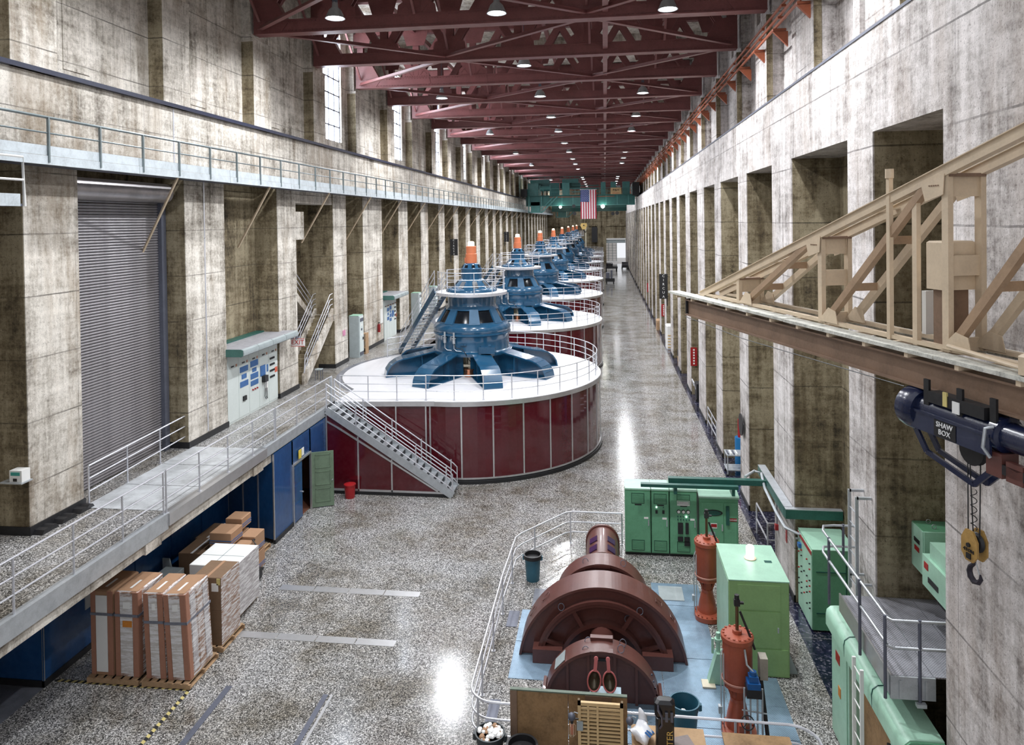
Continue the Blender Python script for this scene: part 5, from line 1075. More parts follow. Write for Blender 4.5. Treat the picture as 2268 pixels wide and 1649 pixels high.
# ================================================================ LEFT GALLERY: CONTROL BOARDS, STAIR, CABINETS
def control_board(lab, y0, y1, detail=True, n=5):
    t = thing('control_board', lab, 'control panel', (-14.4, (y0+y1)/2, GZ), 'roofed control boards'); o = Vector(t.location); w = (y1-y0)/n
    MB(o).box(LB+0.01, -14.17, y0, y1, GZ, 6.05).build('body', BOARDW, t)
    for k in range(n):
        p = MB(o).box(-14.17, -14.15, y0+k*w+0.01, y0+(k+1)*w-0.01, GZ+0.08, 6.02).build('front_panel', BOARDW, t)
    MB(o).box(LB, -13.5, y0-0.15, y1+0.5, 6.08, 6.14).prism([(-15.1, 6.1), (-13.5, 6.1), (-13.42, 6.14), (-13.40, 6.22), (-13.42, 6.32), (-13.5, 6.36), (-15.1, 6.36)], y0-0.15, y1+0.5).build('roof', SLATEROOF, t, True)
    for k in range(4): MB(o).prism([(-13.5, 6.09), (-13.41, 6.13), (-13.39, 6.22), (-13.41, 6.33), (-13.5, 6.37)], y0-0.14+k*(y1-y0+0.65)/4, y0-0.17+(k+1)*(y1-y0+0.65)/4).build('roof_edge', GREYC, t, True)
    MB(o).prism([(-15.1, 6.09), (-13.5, 6.09), (-13.42, 6.13), (-13.42, 6.33), (-13.5, 6.37), (-15.1, 6.37)], y0-0.17, y0-0.15).build('roof_end', GREENDOOR if False else paint('roof_end_green', (0.06, 0.17, 0.15), 0.5), t)
    MB(o).box(-15.1, -14.75, y0+1.0, y1, 6.36, 6.42).build('roof_duct', GREEND, t)
    X = -14.15
    def pl(yc, zc_, h, wd, mat, nm, th=0.015): MB(o).box(X, X+th, yc-wd/2, yc+wd/2, zc_-h/2, zc_+h/2).build(nm, mat, t)
    for k in range(n):
        pl(y0+(k+.45)*w, 5.62, 0.05, 0.20, BLACK, 'name_tag'); pl(y0+(k+.8)*w, 5.62, 0.09, 0.09, paint('peach_tag', (0.6, 0.3, 0.2), 0.5), 'small_tag')
    for z, h in ((5.36, 0.22), (4.78, 0.22)): pl(y0+1.5*w, z, h, w*0.75, PLATEBLUE, 'blue_plate')
    pl(y0+1.5*w, 5.07, 0.18, w*0.45, PLATEBLUE, 'blue_plate')
    for z, h, ww in ((5.42, 0.24, .75), (5.16, 0.16, .4), (4.92, 0.22, .75), (4.64, 0.2, .75)): pl(y0+2.5*w, z, h, w*ww, PLATEBLUE, 'blue_plate')
    pl(y0+3.35*w, 4.98, 0.42, w*0.5, PLATEBLUE, 'blue_screen', 0.03); pl(y0+3.85*w, 5.0, 0.3, w*0.15, PLATEBLUE, 'blue_plate')
    if detail:
        MB(o).box(X, X+0.15, y0+3.25*w, y0+3.6*w, 4.5, 4.76).build('telephone', BLACK, t)
        for d_ in (0, 0.12): MB(o).tube([(X+0.08, y0+3.4*w+d_, 4.5), (X+0.06, y0+3.4*w+d_, 3.9), (X+0.08, y0+3.5*w+d_, 3.75), (X+0.05, y0+3.55*w+d_, 4.2)], 0.012, 5).build('phone_cord', BLACK, t, True)
        pl(y0+3.75*w, 4.55, 0.35, w*0.3, WHITE, 'paper_notice'); pl(y0+3.7*w, 4.2, 0.3, w*0.35, WHITE, 'clipboard')
        for a in range(3): MB(o).cyl((X, y0+(2.3+a*0.22)*w, 4.38), 0.035, 0, 0.05, 8, 'x').build('knob', RED, t)
        MB(o).box(X, X+0.05, y0+1.35*w, y0+1.65*w, 4.12, 4.3).build('socket', BLACK, t)
    for j in range(4):
        z = 5.36-j*0.26
        for k in range(5):
            MB(o).box(X, X+0.04, y0+(4.12+k*0.105)*w, y0+(4.17+k*0.105)*w, z-0.06, z+0.02).build('toggle', BLACK, t)
    pl(y0+4.8*w, 4.78, 0.22, w*0.28, paint('red_notice', (0.65, 0.12, 0.06), 0.5), 'red_notice'); pl(y0+4.85*w, 5.05, 0.1, w*0.22, WHITE, 'white_notice')
    return t
control_board('pale control board with slate roof and blue plates by the roller shutter pier', 25.5, 29.7, True)
control_board('second roofed control board farther along the gallery past the grey cabinet', 45.0, 47.7, False)
def grey_cab(lab, x, y, w=0.62, d=0.75, h=2.35):
    t = thing('grey_cabinet', lab, 'cabinet', (x, y, GZ), 'grey gallery cabinets'); o = Vector(t.location)
    MB(o).cbox(x-w, x, y, y+d, GZ, GZ+h, 0.03).build('body', GREYC, t); MB(o).box(x-w+0.02, x-0.02, y-0.0, y+d, GZ+h, GZ+h+0.02).build('top_panel', GREENL, t)
    dr = MB(o).box(x, x+0.02, y+0.06, y+d-0.06, GZ+0.3, GZ+h-0.06).build('door', BOARDW, t)
    MB(o).box(x+0.02, x+0.03, y+0.1, y+d-0.1, GZ+h-0.35, GZ+h-0.15).build('vent', DKSTEEL, t); MB(o).box(x+0.02, x+0.03, y+0.1, y+d-0.1, GZ+0.1, GZ+0.28).build('vent', DKSTEEL, t)
    for k, z in enumerate((1.75, 1.5, 1.2)): MB(o).box(x+0.02, x+0.03, y+0.25, y+0.45, GZ+z, GZ+z+0.12).build('label_plate', WHITE if k != 1 else DKSTEEL, t)
    MB(o).box(x+0.02, x+0.06, y+0.5, y+0.56, GZ+0.95, GZ+1.1).build('handle', BLACK, t); return t
grey_cab('grey cabinet with pale door standing between the concrete stair and the extinguisher', -13.8, 39.2)
grey_cab('grey cabinet just past the second control board', -13.75, 52.2); grey_cab('grey cabinet standing farther along by the access stair of the first generator', -13.75, 57.5)
t = thing('exit_sign', 'white EXIT sign with red letters hanging from the control board roof end', 'sign', (-13.5, 30.4, 5.8)); o = Vector(t.location)
MB(o).box(-13.85, -13.2, 30.38, 30.42, 5.62, 5.98).build('sign_board', WHITE, t); MB(o).box(-13.85, -13.2, 30.372, 30.38, 5.62, 5.645).build('red_border', TXR, t); MB(o).box(-13.85, -13.2, 30.372, 30.38, 5.955, 5.98).build('red_border', TXR, t)
for x in (-13.7, -13.5): MB(o).box(x-0.01, x+0.01, 30.12, 30.42, 5.98, 6.1).build('hanger', DKSTEEL, t)
text('EXIT', 0.29, (-0.02, -0.03, 0.0), (PI/2, 0, 0), TXR, t)
# concrete stair in the third bay
t = thing('concrete_stair', 'concrete stair with steel rails climbing inside the left wall bay', 'stair', (-14.6, 34, GZ)); o = Vector(t.location)
NS = 17
for k in range(NS):
    y = 32.5+k*0.215; z = GZ+(k+1)*0.165
    MB(o).box(-15.05, -14.25, y, y+0.24, max(GZ, z-0.35), z).build('step', CONC_B, t)
MB(o).prism([(32.4, GZ), (32.75, GZ), (36.2, 6.0), (36.2, 6.6), (32.4, 3.9)], -14.25, -14.12, 'x').build('balustrade', CONC, t)
MB(o).prism([(32.4, GZ), (32.75, GZ), (36.2, 6.0), (36.2, 6.6), (32.4, 3.9)], -15.17, -15.05, 'x').build('balustrade', CONC, t)
MB(o).box(-16.1, -14.12, 36.15, 37.3 if False else 36.3, 5.95, 6.27).build('landing', CONC, t); MB(o).prism([(36.2, 6.0), (36.2, 6.3), (32.2, 9.2), (32.2, 8.6)], -16.1, -15.3, 'x').build('upper_flight', CONC, t)
for xx, yy0, z0, yy1, z1 in ((-14.18, 32.5, 3.9, 35.9, 6.45), (-15.1, 32.5, 3.9, 35.9, 6.45)):
    for h in (0.35, 0.62, 0.9): MB(o).tube([(xx, yy0, z0), (xx, yy0+0.15, z0+h), (xx, yy1, z1+h), (xx, yy1+0.35, z1+h+0.02)], 0.022, 6).build('hand_rail', RAILW, t, True)
    for k in range(3): f = (k+.3)/2.5; MB(o).cyl((xx, yy0+(yy1-yy0)*f, z0+(z1-z0)*f), 0.02, 0, 0.9, 6).build('rail_post', RAILW, t)
for h in (0.3, 0.6, 0.9): MB(o).tube([(-15.28, 36.1, 6.3+h), (-15.28, 33.0, 8.6+h)], 0.022, 6).build('hand_rail', RAILW, t, True)
t = thing('stool', 'small metal stool on the gallery floor beside the foot of the concrete stair', 'stool', (-13.85, 33.5, GZ)); o = Vector(t.location)
MB(o).box(-14.0, -13.7, 33.35, 33.65, GZ+0.5, GZ+0.54).build('seat', GREYC, t)
for a in (-13.98, -13.72):
    for b in (33.37, 33.63): MB(o).box(a-0.012, a+0.012, b-0.012, b+0.012, GZ, GZ+0.5).build('leg', DKSTEEL, t)
def extinguisher(lab, x, y, z, side=1):
    t = thing('fire_extinguisher', lab, 'extinguisher', (x, y, z)); o = Vector(t.location)
    MB(o).lathe([(1e-3, 0), (0.08, 0.01), (0.085, 0.05), (0.085, 0.45), (0.05, 0.53), (0.02, 0.56), (1e-3, 0.56)], o, 14).build('cylinder', RED, t, True)
    MB(o).box(x-0.03, x+0.03, y-0.05, y+0.05, z+0.56, z+0.62).build('valve_head', BLACK, t); MB(o).tube([(x, y-0.04, z+0.58), (x+0.05*side, y-0.14, z+0.5), (x+0.05*side, y-0.12, z+0.1)], 0.015, 6).build('hose', BLACK, t, True)
extinguisher('red fire extinguisher fixed to the left pier past the grey cabinet', LX+0.1, 43.4, 4.25)
t = thing('wall_notice', 'white paper notice and intercom on the pier beside the fire extinguisher', 'notice', (LX+0.02, 44.3, 5)); o = Vector(t.location)
MB(o).box(LX, LX+0.02, 44.0, 44.5, 4.7, 5.6).build('paper', WHITE, t)
t = thing('pink_notice', 'small pink notice on the pier left of the grey gallery cabinet', 'notice', (LX+0.02, 37.6, 5)); o = Vector(t.location)
MB(o).box(LX, LX+0.02, 37.4, 37.8, 4.95, 5.25).build('paper', paint('pink_paper', (0.6, 0.25, 0.38), 0.5), t)
t = thing('crate_shelf', 'small brown wooden shelf crate against the pier right of the grey gallery cabinet', 'crate', (-13.9, 40.5, GZ)); o = Vector(t.location)
MB(o).box(-14.35, -14.3, 40.3, 40.8, GZ, GZ+1.2).box(-13.85, -13.8, 40.3, 40.8, GZ, GZ+1.2).build('side', PALW, t)
for k in range(4): MB(o).box(-14.3, -13.85, 40.3, 40.8, GZ+k*0.38, GZ+k*0.38+0.04).build('shelf', PALW, t)
t = thing('tissue_box', 'white labelled dispenser box on a bracket on the near left pier', 'box', (-14.3, 15.9, 4.85)); o = Vector(t.location)
MB(o).box(-14.38, -14.05, 15.72, 15.98, 4.86, 5.14).build('body', WHITE, t); MB(o).box(-14.34, -14.10, 15.71, 15.72, 5.02, 5.10).build('label_stripe', paint('teal_stripe', (0.05, 0.35, 0.30), 0.5), t); MB(o).box(-14.28, -14.18, 15.71, 15.72, 4.88, 4.95).build('opening', BLACK, t); MB(o).box(-14.6, -14.0, 15.65, 16.0, 4.83, 4.86).build('shelf_bracket', STEEL, t)
for k, y in enumerate((16.3, 16.95, 17.6)):
    t = thing('cable_guard', 'black humped cable guard on the gallery floor at the near pier, %s of three' % ['nearest', 'middle', 'farthest'][k], 'floor guard', (-13.95, y, GZ)); o = Vector(t.location)
    MB(o).prism([(y-0.28, GZ), (y+0.28, GZ), (y+0.2, GZ+0.10), (y+0.08, GZ+0.12), (y, GZ+0.07), (y-0.08, GZ+0.12), (y-0.2, GZ+0.10)], -14.08, -13.8, 'x').build('rubber_body', BLACK, t)
# roller shutter
sd = struct('door_4')
sl = None; z = GZ+0.02; n = 0
while z < 11.75:
    if sl is None: sl = MB((0, 0, 0)).prism([(0.0, 0.0), (0.035, 0.012), (0.045, 0.042), (0.035, 0.072), (0.0, 0.084)], 17.95, 22.5).build('slat', paint('shutter_grey', (0.30, 0.285, 0.30), 0.35, 0.5, 0.4, 1.5), sd); sl.location = (LB+0.25, 0, z)
    else: link_copy(sl, sd, (LB+0.25, 0, z))
    z += 0.086
MB().cyl((LB+0.5, 0, 12.1), 0.32, 17.9, 22.6, 20, 'y').build('shutter_drum', paint('drum_zinc', (0.45, 0.43, 0.44), 0.35, 0.5), sd, True)
MB().box(LB+0.2, LB+0.42, 22.5, 22.75, GZ, 12.0).build('guide_rail', DKSTEEL, sd); MB().box(LB+0.2, LB+0.42, 17.85, 17.95, GZ, 12.0).build('guide_rail', DKSTEEL, sd)
# hanging unit signs
def unit_sign(lab, x, y, z0, z1, chars, rot, dx):
    t = thing('unit_sign', lab, 'sign', (x, y, z0)); o = Vector(t.location)
    MB(o).box(x-0.35, x+0.35, y, y+0.05, z0, z1).build('sign_board', BLACK, t); MB(o).box(x+dx-0.04, x+dx+0.04, y+0.02, y+0.06, z0-0.6, z1+0.0).build('mount_bar', BLACK, t)
    for zz_ in (z0+0.2, z1-0.2): MB(o).box(*((x+0.3, RX) if x > 0 else (LX, x-0.3)), y+0.01, y+0.05, zz_-0.03, zz_+0.03).build('wall_arm', BLACK, t)
    h = (z1-z0)/len(chars)
    for k, c in enumerate(chars): text(c, h*0.85, (0, -0.03, z1-z0-h*(k+.5)), (PI/2, 0, 0), TXW, t)
unit_sign('tall black sign with stacked white letters on the left pier behind the first generator', LX+0.45, 64.5, 8.0, 9.5, 'CIRCS4', 0, -0.3)
unit_sign('smaller black stacked-letter sign on the left piers beyond the third generator', LX+0.45, 100.0, 8.2, 9.6, 'CIRCS3', 0, -0.3)
unit_sign('black sign with stacked white letters on the right pier behind the jib tip', RX-0.4, 62.3, 4.3, 6.4, 'CIRCUA', 0, 0.3)
# ================================================================ PALLETS AND CARTONS UNDER THE GALLERY
def pallet(lab, x0, x1, y0, y1):
    t = thing('pallet', lab, 'pallet', ((x0+x1)/2, (y0+y1)/2, 0), 'wooden pallets by the blue wall'); o = Vector(t.location)
    n = 6
    for k in range(n): a = x0+(x1-x0)*k/n; MB(o).box(a+0.01, a+(x1-x0)/n*0.72, y0, y1, 0.12, 0.14).build('deck_board', PALW, t)
    for k in range(3): y = y0+(y1-y0-0.06)*k/2; MB(o).box(x0, x1, y, y+0.05, 0.02, 0.12).build('stringer', PALW, t)
    for k in range(3): a = x0+(x1-x0-0.12)*k/2; MB(o).box(a, a+0.1, y0, y1, 0, 0.02).build('base_board', PALW, t)
    return t
pallet('wooden pallet under the two left tall cartons', -12.55, -11.2, 15.85, 17.05); pallet('wooden pallet under the two right tall cartons', -11.12, -9.88, 15.85, 17.15)
pallet('wooden pallet under the brown wrapped cartons', -11.0, -9.88, 17.35, 18.5); pallet('wooden pallet under the long white wrapped load', -12.0, -10.3, 18.55, 20.05); pallet('empty wooden pallet by the corner of the blue wall', -12.0, -11.45, 22.2, 23.3)
tall = [(-12.50, -11.92, 0, CARD, 'plain tall carton with a bare white side strip, leftmost of the four on pallets', 0), (-11.86, -11.26, 1, CARD, 'tall stretch-wrapped carton with orange label, second from the blue wall', 0),
        (-11.06, -10.56, 1, CARD, 'tall stretch-wrapped carton, third from the blue wall, beside the widest wrapped one', -0.03), (-10.50, -9.94, 1, CARD, 'tall wrapped carton with a wide see-through right side, nearest the open floor', -0.05)]
for i, (x0, x1, wrp, base, lab, lean) in enumerate(tall):
    t = thing('tall_carton', lab, 'carton', ((x0+x1)/2, 16.55, 0.14), 'tall cartons on pallets'); o = Vector(t.location); t.rotation_euler = (0, lean, 0)
    MB(o).cbox(x0, x1, 15.98, 17.0, 0.145, 2.2, 0.03).build('box', WRAPB if wrp else CARD, t)
    for a, b in ((x0, x0+0.12), (x1-0.14, x1)): MB(o).box(a, b, 15.965, 15.985, 0.15, 2.19).build('corner_board', CARDR, t)
    MB(o).box(x0+0.13, x1-0.15, 15.968, 15.984, 0.22, 2.08).build('side_strip', WRAPW if wrp else WHITE, t)
    MB(o).box(x0+0.04, x1-0.04, 16.02, 16.96, 2.2, 2.206).build('top_flap', CARD, t); MB(o).box((x0+x1)/2-0.03, (x0+x1)/2+0.03, 16.15, 16.55, 2.206, 2.21).build('label', WHITE, t)
    if i in (1, 3): MB(o).box(x1-0.005, x1+0.008, 15.98, 16.12, 0.15, 2.19).build('corner_board', CARDR, t)
    if i == 3:
        for k in range(3): MB(o).box(x1, x1+0.010, 16.16+k*0.27, 16.36+k*0.27, 0.25, 2.1).build('window_panel', WRAPG if k != 1 else WRAPB, t)
    if wrp: MB(o).box(x0+0.22, x1-0.2, 15.955, 15.968, 1.8, 1.95).build('paper_label', WHITE, t)
    if i == 1: MB(o).box(x0+0.2, x1-0.16, 15.955, 15.968, 1.35, 1.5).build('orange_label', paint('orange_label', (0.6, 0.22, 0.03), 0.5), t)
    MB(o).box(x0-0.006, x1+0.012, 15.95, 15.966, 1.60 if i < 2 else 1.48, 1.66 if i < 2 else 1.54).box(x1, x1+0.014, 15.95, 17.01, 1.60 if i < 2 else 1.48, 1.66 if i < 2 else 1.54).build('strap', paint('grey_strap', (0.18, 0.19, 0.23), 0.4), t)
def carton(name, lab, x0, x1, y0, y1, z0, z1, mat, grp=None, tape=None, rz=0, side=None):
    c = Vector(((x0+x1)/2, (y0+y1)/2, z0)); t = thing(name, lab, 'carton', tuple(c), grp, rz); o = c
    MB(o).cbox(x0, x1, y0, y1, z0, z1, 0.012).build('box', mat, t)
    if tape: MB(o).box((x0+x1)/2-0.04, (x0+x1)/2+0.04, y0+0.003, y1-0.003, z1, z1+0.004).build('tape', tape, t)
    if side: MB(o).box(x1, x1+0.01, y0, y1, z0+0.02, z1).build('wrap_side', side, t)
    return t
c = carton('brown_carton', 'brown wrapped carton, lower one beside the tall cartons', -10.75, -9.95, 17.42, 18.35, 0.145, 1.05, CARDD, side=WRAPB)
c = carton('brown_carton', 'brown wrapped carton with white shipping label, upper one beside the tall cartons', -10.75, -9.95, 17.42, 18.35, 1.055, 1.90, CARDD, tape=CARD, side=WRAPB); o = Vector(c.location)
MB(o).box(-10.2, -10.02, 17.40, 17.42, 1.55, 1.75).build('shipping_label', WHITE, c); MB(o).box(-10.72, -10.63, 17.40, 17.42, 1.3, 1.5).build('green_label', GREENL, c); MB(o).box(-10.06, -9.97, 17.40, 17.42, 1.72, 1.88).build('yellow_label', TAPE_Y, c)
c = carton('white_load', 'long white stretch-wrapped load behind the brown wrapped cartons', -11.55, -10.2, 18.6, 19.95, 0.145, 1.62, WHITE, side=WRAPG); o = Vector(c.location); MB(o).box(-11.5, -10.25, 19.2, 19.22, 1.62, 1.625).box(-10.9, -10.88, 18.65, 19.9, 1.62, 1.625).build('seam', GREYC, c)
carton('long_taped_carton', 'long brown carton with crossed white tape against the blue wall, nearer one', -12.95, -12.1, 20.3, 21.4, 0, 1.1, CARDD, 'long taped cartons', TXW); carton('long_taped_carton', 'long brown carton with white tape against the blue wall, farther one', -13.1, -12.3, 21.45, 22.6, 0, 1.05, CARDD, 'long taped cartons', TXW)
zz = 0.15
G = 'blue-striped cartons on the pallet jack'
for lab, x0, x1, y0, y1, z0, z1 in [('open-topped blue-striped carton, topmost of the carton pile on the pallet jack', -12.0, -11.45, 21.35, 21.95, 1.42, 1.75), ('blue-striped carton with a printed diamond, top front of the carton pile', -12.05, -11.35, 20.5, 21.2, 1.28, 1.66),
        ('lower left blue-striped carton of the pile on the pallet jack', -12.05, -11.5, 20.5, 21.9, 0.72, 1.26), ('upper right blue-striped carton of the pile beside the jack handle', -11.45, -10.95, 20.55, 21.15, 0.75, 1.2), ('right rear blue-striped carton of the pile on the pallet jack', -11.45, -10.95, 21.2, 21.85, 0.75, 1.27), ('bottom blue-striped carton carried on the jack forks', -12.0, -10.95, 20.5, 21.85, 0.14, 0.70)]:
    c = carton('striped_carton', lab, x0, x1, y0, y1, z0, z1, CARD, G); o = Vector(c.location)
    for dz in (0.06, 0.13): MB(o).box(x0-0.0, x1+0.006, y0-0.006, y1, z0+dz, z0+dz+0.025).build('blue_stripe', PLATEBLUE, c)
t = thing('pallet_jack', 'black hand pallet jack with upright handle beside the blue-striped cartons', 'pallet jack', (-10.9, 20.9, 0)); o = Vector(t.location)
MB(o).tube([(-10.85, 20.95, 0.3), (-10.82, 21.0, 1.15), (-10.95, 21.05, 1.25), (-10.95, 21.2, 1.2)], 0.02, 6).build('handle', BLACK, t, True); MB(o).box(-10.92, -10.72, 20.7, 21.2, 0.12, 0.35).cyl((-10.8, 21.0, 0), 0.05, 0.2, 0.5, 8).build('pump', BLACK, t)
for y in (20.75, 21.1): MB(o).cyl((-10.8, y, 0.09), 0.09, -0.06, 0.06, 12, 'y').build('wheel', BLACK, t, True)
for y in (20.6, 21.5): MB(o).box(-12.0, -10.9, y, y+0.16, 0.06, 0.12).build('fork', BLACK, t)
carton('grey_carton', 'grey paper-covered box against the blue wall behind the tall cartons', -13.3, -12.7, 19.6, 20.2, 0, 0.72, GREYC)
t = thing('louvred_panel', 'pale blue louvred filter panel leaning on the blue wall', 'panel', (-13.3, 20.2, 0)); o = Vector(t.location)
MB(o).prism([(-13.42, 0.0), (-12.95, 0.0), (-13.2, 0.95), (-13.42, 0.95)], 20.22, 20.26).build('frame', GREYC, t)
for k in range(6): MB(o).beam((-13.36+k*0.07, 20.21, 0.05), (-13.38+k*0.035, 20.21, 0.9), 0.012, 0.02).build('slat', STEEL, t)
carton('small_carton', 'small brown carton on the empty pallet by the wall corner', -11.9, -11.55, 22.4, 22.8, 0.14, 0.6, CARDD)
# ================================================================ WASTE BINS AND FOREGROUND CLUTTER
def bin_(lab, x, y, z, mat, r=0.27, h=0.75, liner=None, fill=None):
    t = thing('waste_bin', lab, 'bin', (x, y, z)); o = Vector(t.location)
    MB(o).lathe([(1e-3, 0.01), (r*0.8, 0), (r*0.95, h*0.80), (r*1.0, h*0.81), (r*1.03, h-0.03), (r*1.09, h-0.03), (r*1.09, h), (r*0.99, h), (r*0.93, h*0.8), (r*0.76, 0.04), (1e-3, 0.04)], o, 28).build('body', mat, t, True)
    for s_ in (-1, 1): MB(o).prism([(x+s_*r*1.0, y-0.06), (x+s_*r*1.22, y-0.04), (x+s_*r*1.22, y+0.04), (x+s_*r*1.0, y+0.06)], z+h*0.80, z+h-0.04, 'z').build('handle', mat, t)
    if liner: MB(o).lathe([(r*1.12, h-0.1), (r*1.13, h+0.012), (r*0.97, h+0.012), (r*0.85, h*0.35), (1e-3, h*0.3)], o, 28).build('liner', liner, t, True)
    if fill:
        random.seed(5)
        for k in range(46):
            a = random.uniform(0, 2*PI); q = r*0.82*math.sqrt(random.random())
            MB(o).ball((x+q*math.cos(a), y+q*math.sin(a), z+h-0.06+0.09*(1-(q/r)**2)), random.uniform(0.035, 0.07), 6, 4, (1, 1.3, 0.7)).build('crumpled_paper', WHITE if k % 4 else CARD, t, True)
    return t
bin_('blue bin with black liner beside the bend of the guard rail', -2.32, 21.95, 0, BINBLUE, 0.25, 0.78, BLACK)
bin_('large slate blue open bin on the tread plates right of the near brown arch', 1.55, 15.45, 0.015, BINBLUE, 0.29, 0.82); MB((0, 0, 0)).ball((1.52, 15.4, 0.62), 0.08, 6, 4).build('crumpled_rag', WHITE, label='crumpled white rag lying in the large slate blue bin', category='rag')
bin_('charcoal bin heaped with crumpled white paper outside the guard rail corner', -2.40, 14.15, 0, BINGREY, 0.28, 0.8, None, True)
bin_('charcoal bin with black liner beside the plywood sheet', -1.72, 13.85, 0, BINGREY, 0.28, 0.8, BLACK)
t = thing('plywood_sheet', 'worn brown plywood sheet standing against the near guard rail', 'board', (-0.9, 14.4, 0)); o = Vector(t.location)
MB(o).box(-2.02, -0.85, 14.42, 14.46, 0.02, 1.5).build('sheet', PLY, t); MB(o).box(-0.84, 0.33, 14.42, 14.46, 0.02, 1.5).build('sheet', PLY, t); MB(o).box(-2.02, 0.33, 14.40, 14.48, 1.5, 1.525).build('top_edge', paint('green_edge', (0.12, 0.16, 0.12), 0.6), t); MB(o).box(-2.02, -1.88, 14.39, 14.42, 0.02, 1.5).build('batten', TAN, t); MB(o).box(-0.5, 0.02, 14.39, 14.42, 1.28, 1.5).build('batten', TAN, t)
t = thing('slatted_crate', 'pale pine slatted crate standing in front of the plywood sheet', 'crate', (-0.2, 13.95, 0)); o = Vector(t.location)
x0, x1, z0, z1, yf = -0.63, 0.24, 0.74, 1.72, 13.85
MB(o).box(x0, x1, 13.78, 14.36, 0.0, 0.74).build('box', PALW, t)
for q in ((x0, x0+0.06, z0, z1), (x1-0.06, x1, z0, z1), (x0, x1, z0, z0+0.07), (x0, x1, z1-0.06, z1)): MB(o).box(q[0], q[1], yf, yf+0.06, q[2], q[3]).build('frame', PINE, t)
for k in range(12): z = z0+0.11+k*0.072; MB(o).box(x0+0.06, x1-0.06, yf+0.02, yf+0.05, z, z+0.036).build('slat', PINE, t)
for x in (x0+0.18, x0+0.36): MB(o).box(x, x+0.04, yf-0.005, yf+0.02, z0+0.05, z1-0.05).build('upright', PINE, t)
MB(o).box(x0+0.02, x1-0.02, yf+0.10, yf+0.13, z0, z1-0.05).box(x0, x0+0.04, yf+0.06, yf+0.13, z0, z1).box(x1-0.04, x1, yf+0.06, yf+0.13, z0, z1).build('back', paint('crate_inside', (0.16, 0.11, 0.06), 0.8), t)
MB(o).box(x0-0.02, x0+0.10, yf-0.02, yf, 1.18, 1.36).build('grey_clip', GREYC, t)
def scoop(lab, x, tilt):
    t = thing('hand_scoop', lab, 'scoop', (x, 14.9, 1.26), 'pair of pink scoops'); o = Vector((0, 0, 0)); t.rotation_euler = (math.radians(-14), tilt, 0)
    prof = [(0.135*math.cos(q), 0.20+0.20*math.sin(q)) for q in [2*PI*k/22 for k in range(22)]]
    MB(o).tube([(p[0], 0, p[1]) for p in prof], 0.017, 6, closed=True).build('rim', paint('scoop_pink', (0.50, 0.13, 0.13), 0.4), t, True)
    m = MB(o); N = len(prof); rings = [(1.0, 0), (0.85, 0.06), (0.5, 0.11), (0.05, 0.13)]
    vs = []; fs = []
    for sc, dy in rings:
        for p in prof: vs.append((p[0]*sc, dy, 0.20+(p[1]-0.20)*sc))
    for i in range(3):
        for k in range(N): fs.append((i*N+k, i*N+(k+1) % N, (i+1)*N+(k+1) % N, (i+1)*N+k))
    m._a(vs, fs); m.build('bowl', paint('scoop_dark_metal', (0.12, 0.10, 0.07), 0.25, 0.6), t, True)
    MB(o).box(-0.035, 0.035, -0.02, 0.02, 0.38, 0.60).cyl((0, 0, 0.62), 0.045, -0.02, 0.02, 10, 'y').build('handle', MC['scoop_pink'], t, True); MB(o).box(-0.03, 0.03, 0.02, 0.10, 0.42, 0.62).build('grip_bracket', GREYC, t)
    return t
scoop('pink-rimmed scoop with dark bowl, left one of the pair above the plywood sheet', -0.35, math.radians(6)); scoop('pink-rimmed scoop with dark bowl, right one of the pair above the plywood sheet', 0.0, math.radians(-4))
t = thing('parts_tub', 'pale blue plastic tub on a stand behind the plywood holding the pair of scoops', 'tub', (-0.1, 15.1, 0)); o = Vector(t.location)
MB(o).box(-0.42, 0.22, 14.82, 15.1, 1.1, 1.26).build('tub', paint('pale_blue_plastic', (0.28, 0.42, 0.5), 0.3), t); MB(o).box(-0.3, 0.15, 14.85, 15.08, 0.02, 1.1).build('stand', GREYC, t)
for nm, lab, x in (('caged_work_lamp', 'orange caged work lamp hanging left of the slatted crate', -0.74),):
    t = thing(nm, lab, 'lamp', (x, 13.8, 1.1)); o = Vector(t.location)
    MB(o).lathe([(1e-3, 0.02), (0.04, 0.04), (0.05, 0.12), (0.04, 0.2), (1e-3, 0.22)], o, 12).build('glass', paint('orange_glass', (0.5, 0.2, 0.12), 0.2), t, True)
    for k in range(6): q = 2*PI*k/6; MB(o).tube([(x+0.02*math.cos(q), 13.8+0.02*math.sin(q), 1.08), (x+0.065*math.cos(q), 13.8+0.065*math.sin(q), 1.12), (x+0.065*math.cos(q), 13.8+0.065*math.sin(q), 1.30), (x+0.02*math.cos(q), 13.8+0.02*math.sin(q), 1.35)], 0.005, 4).build('cage_wire', CREAM, t)
    MB(o).cyl((x, 13.8, 1.1), 0.03, 0.24, 0.34, 8).beam((x, 13.8, 1.43), (x+0.13, 13.8, 1.43), 0.02, 0.02).build('hanger', BLACK, t)
for x, lab in ((-0.74, 'grey round hand crank hooked on the left edge of the slatted crate'), (0.36, 'grey round hand crank hooked on the right edge of the slatted crate')):
    t = thing('hand_crank', lab, 'tool', (x, 13.75, 1.5)); o = Vector(t.location)
    MB(o).ball((x, 13.75, 1.5), 0.075, 10, 6).build('knob', DKSTEEL, t, True); MB(o).tube([(x, 13.75, 1.52), (x+0.05, 13.74, 1.6), (x+0.12, 13.74, 1.58)], 0.01, 5).build('hook', STEEL, t, True)
t = thing('work_table', 'work table with tan board top in front of the near guard rail', 'table', (1.2, 13.6, 0)); o = Vector(t.location)
MB(o).box(0.40, 1.80, 12.6, 14.42, 0.94, 0.98).build('top', paint('tan_board', (0.50, 0.32, 0.17), 0.7, 0, 0.3, 3), t)
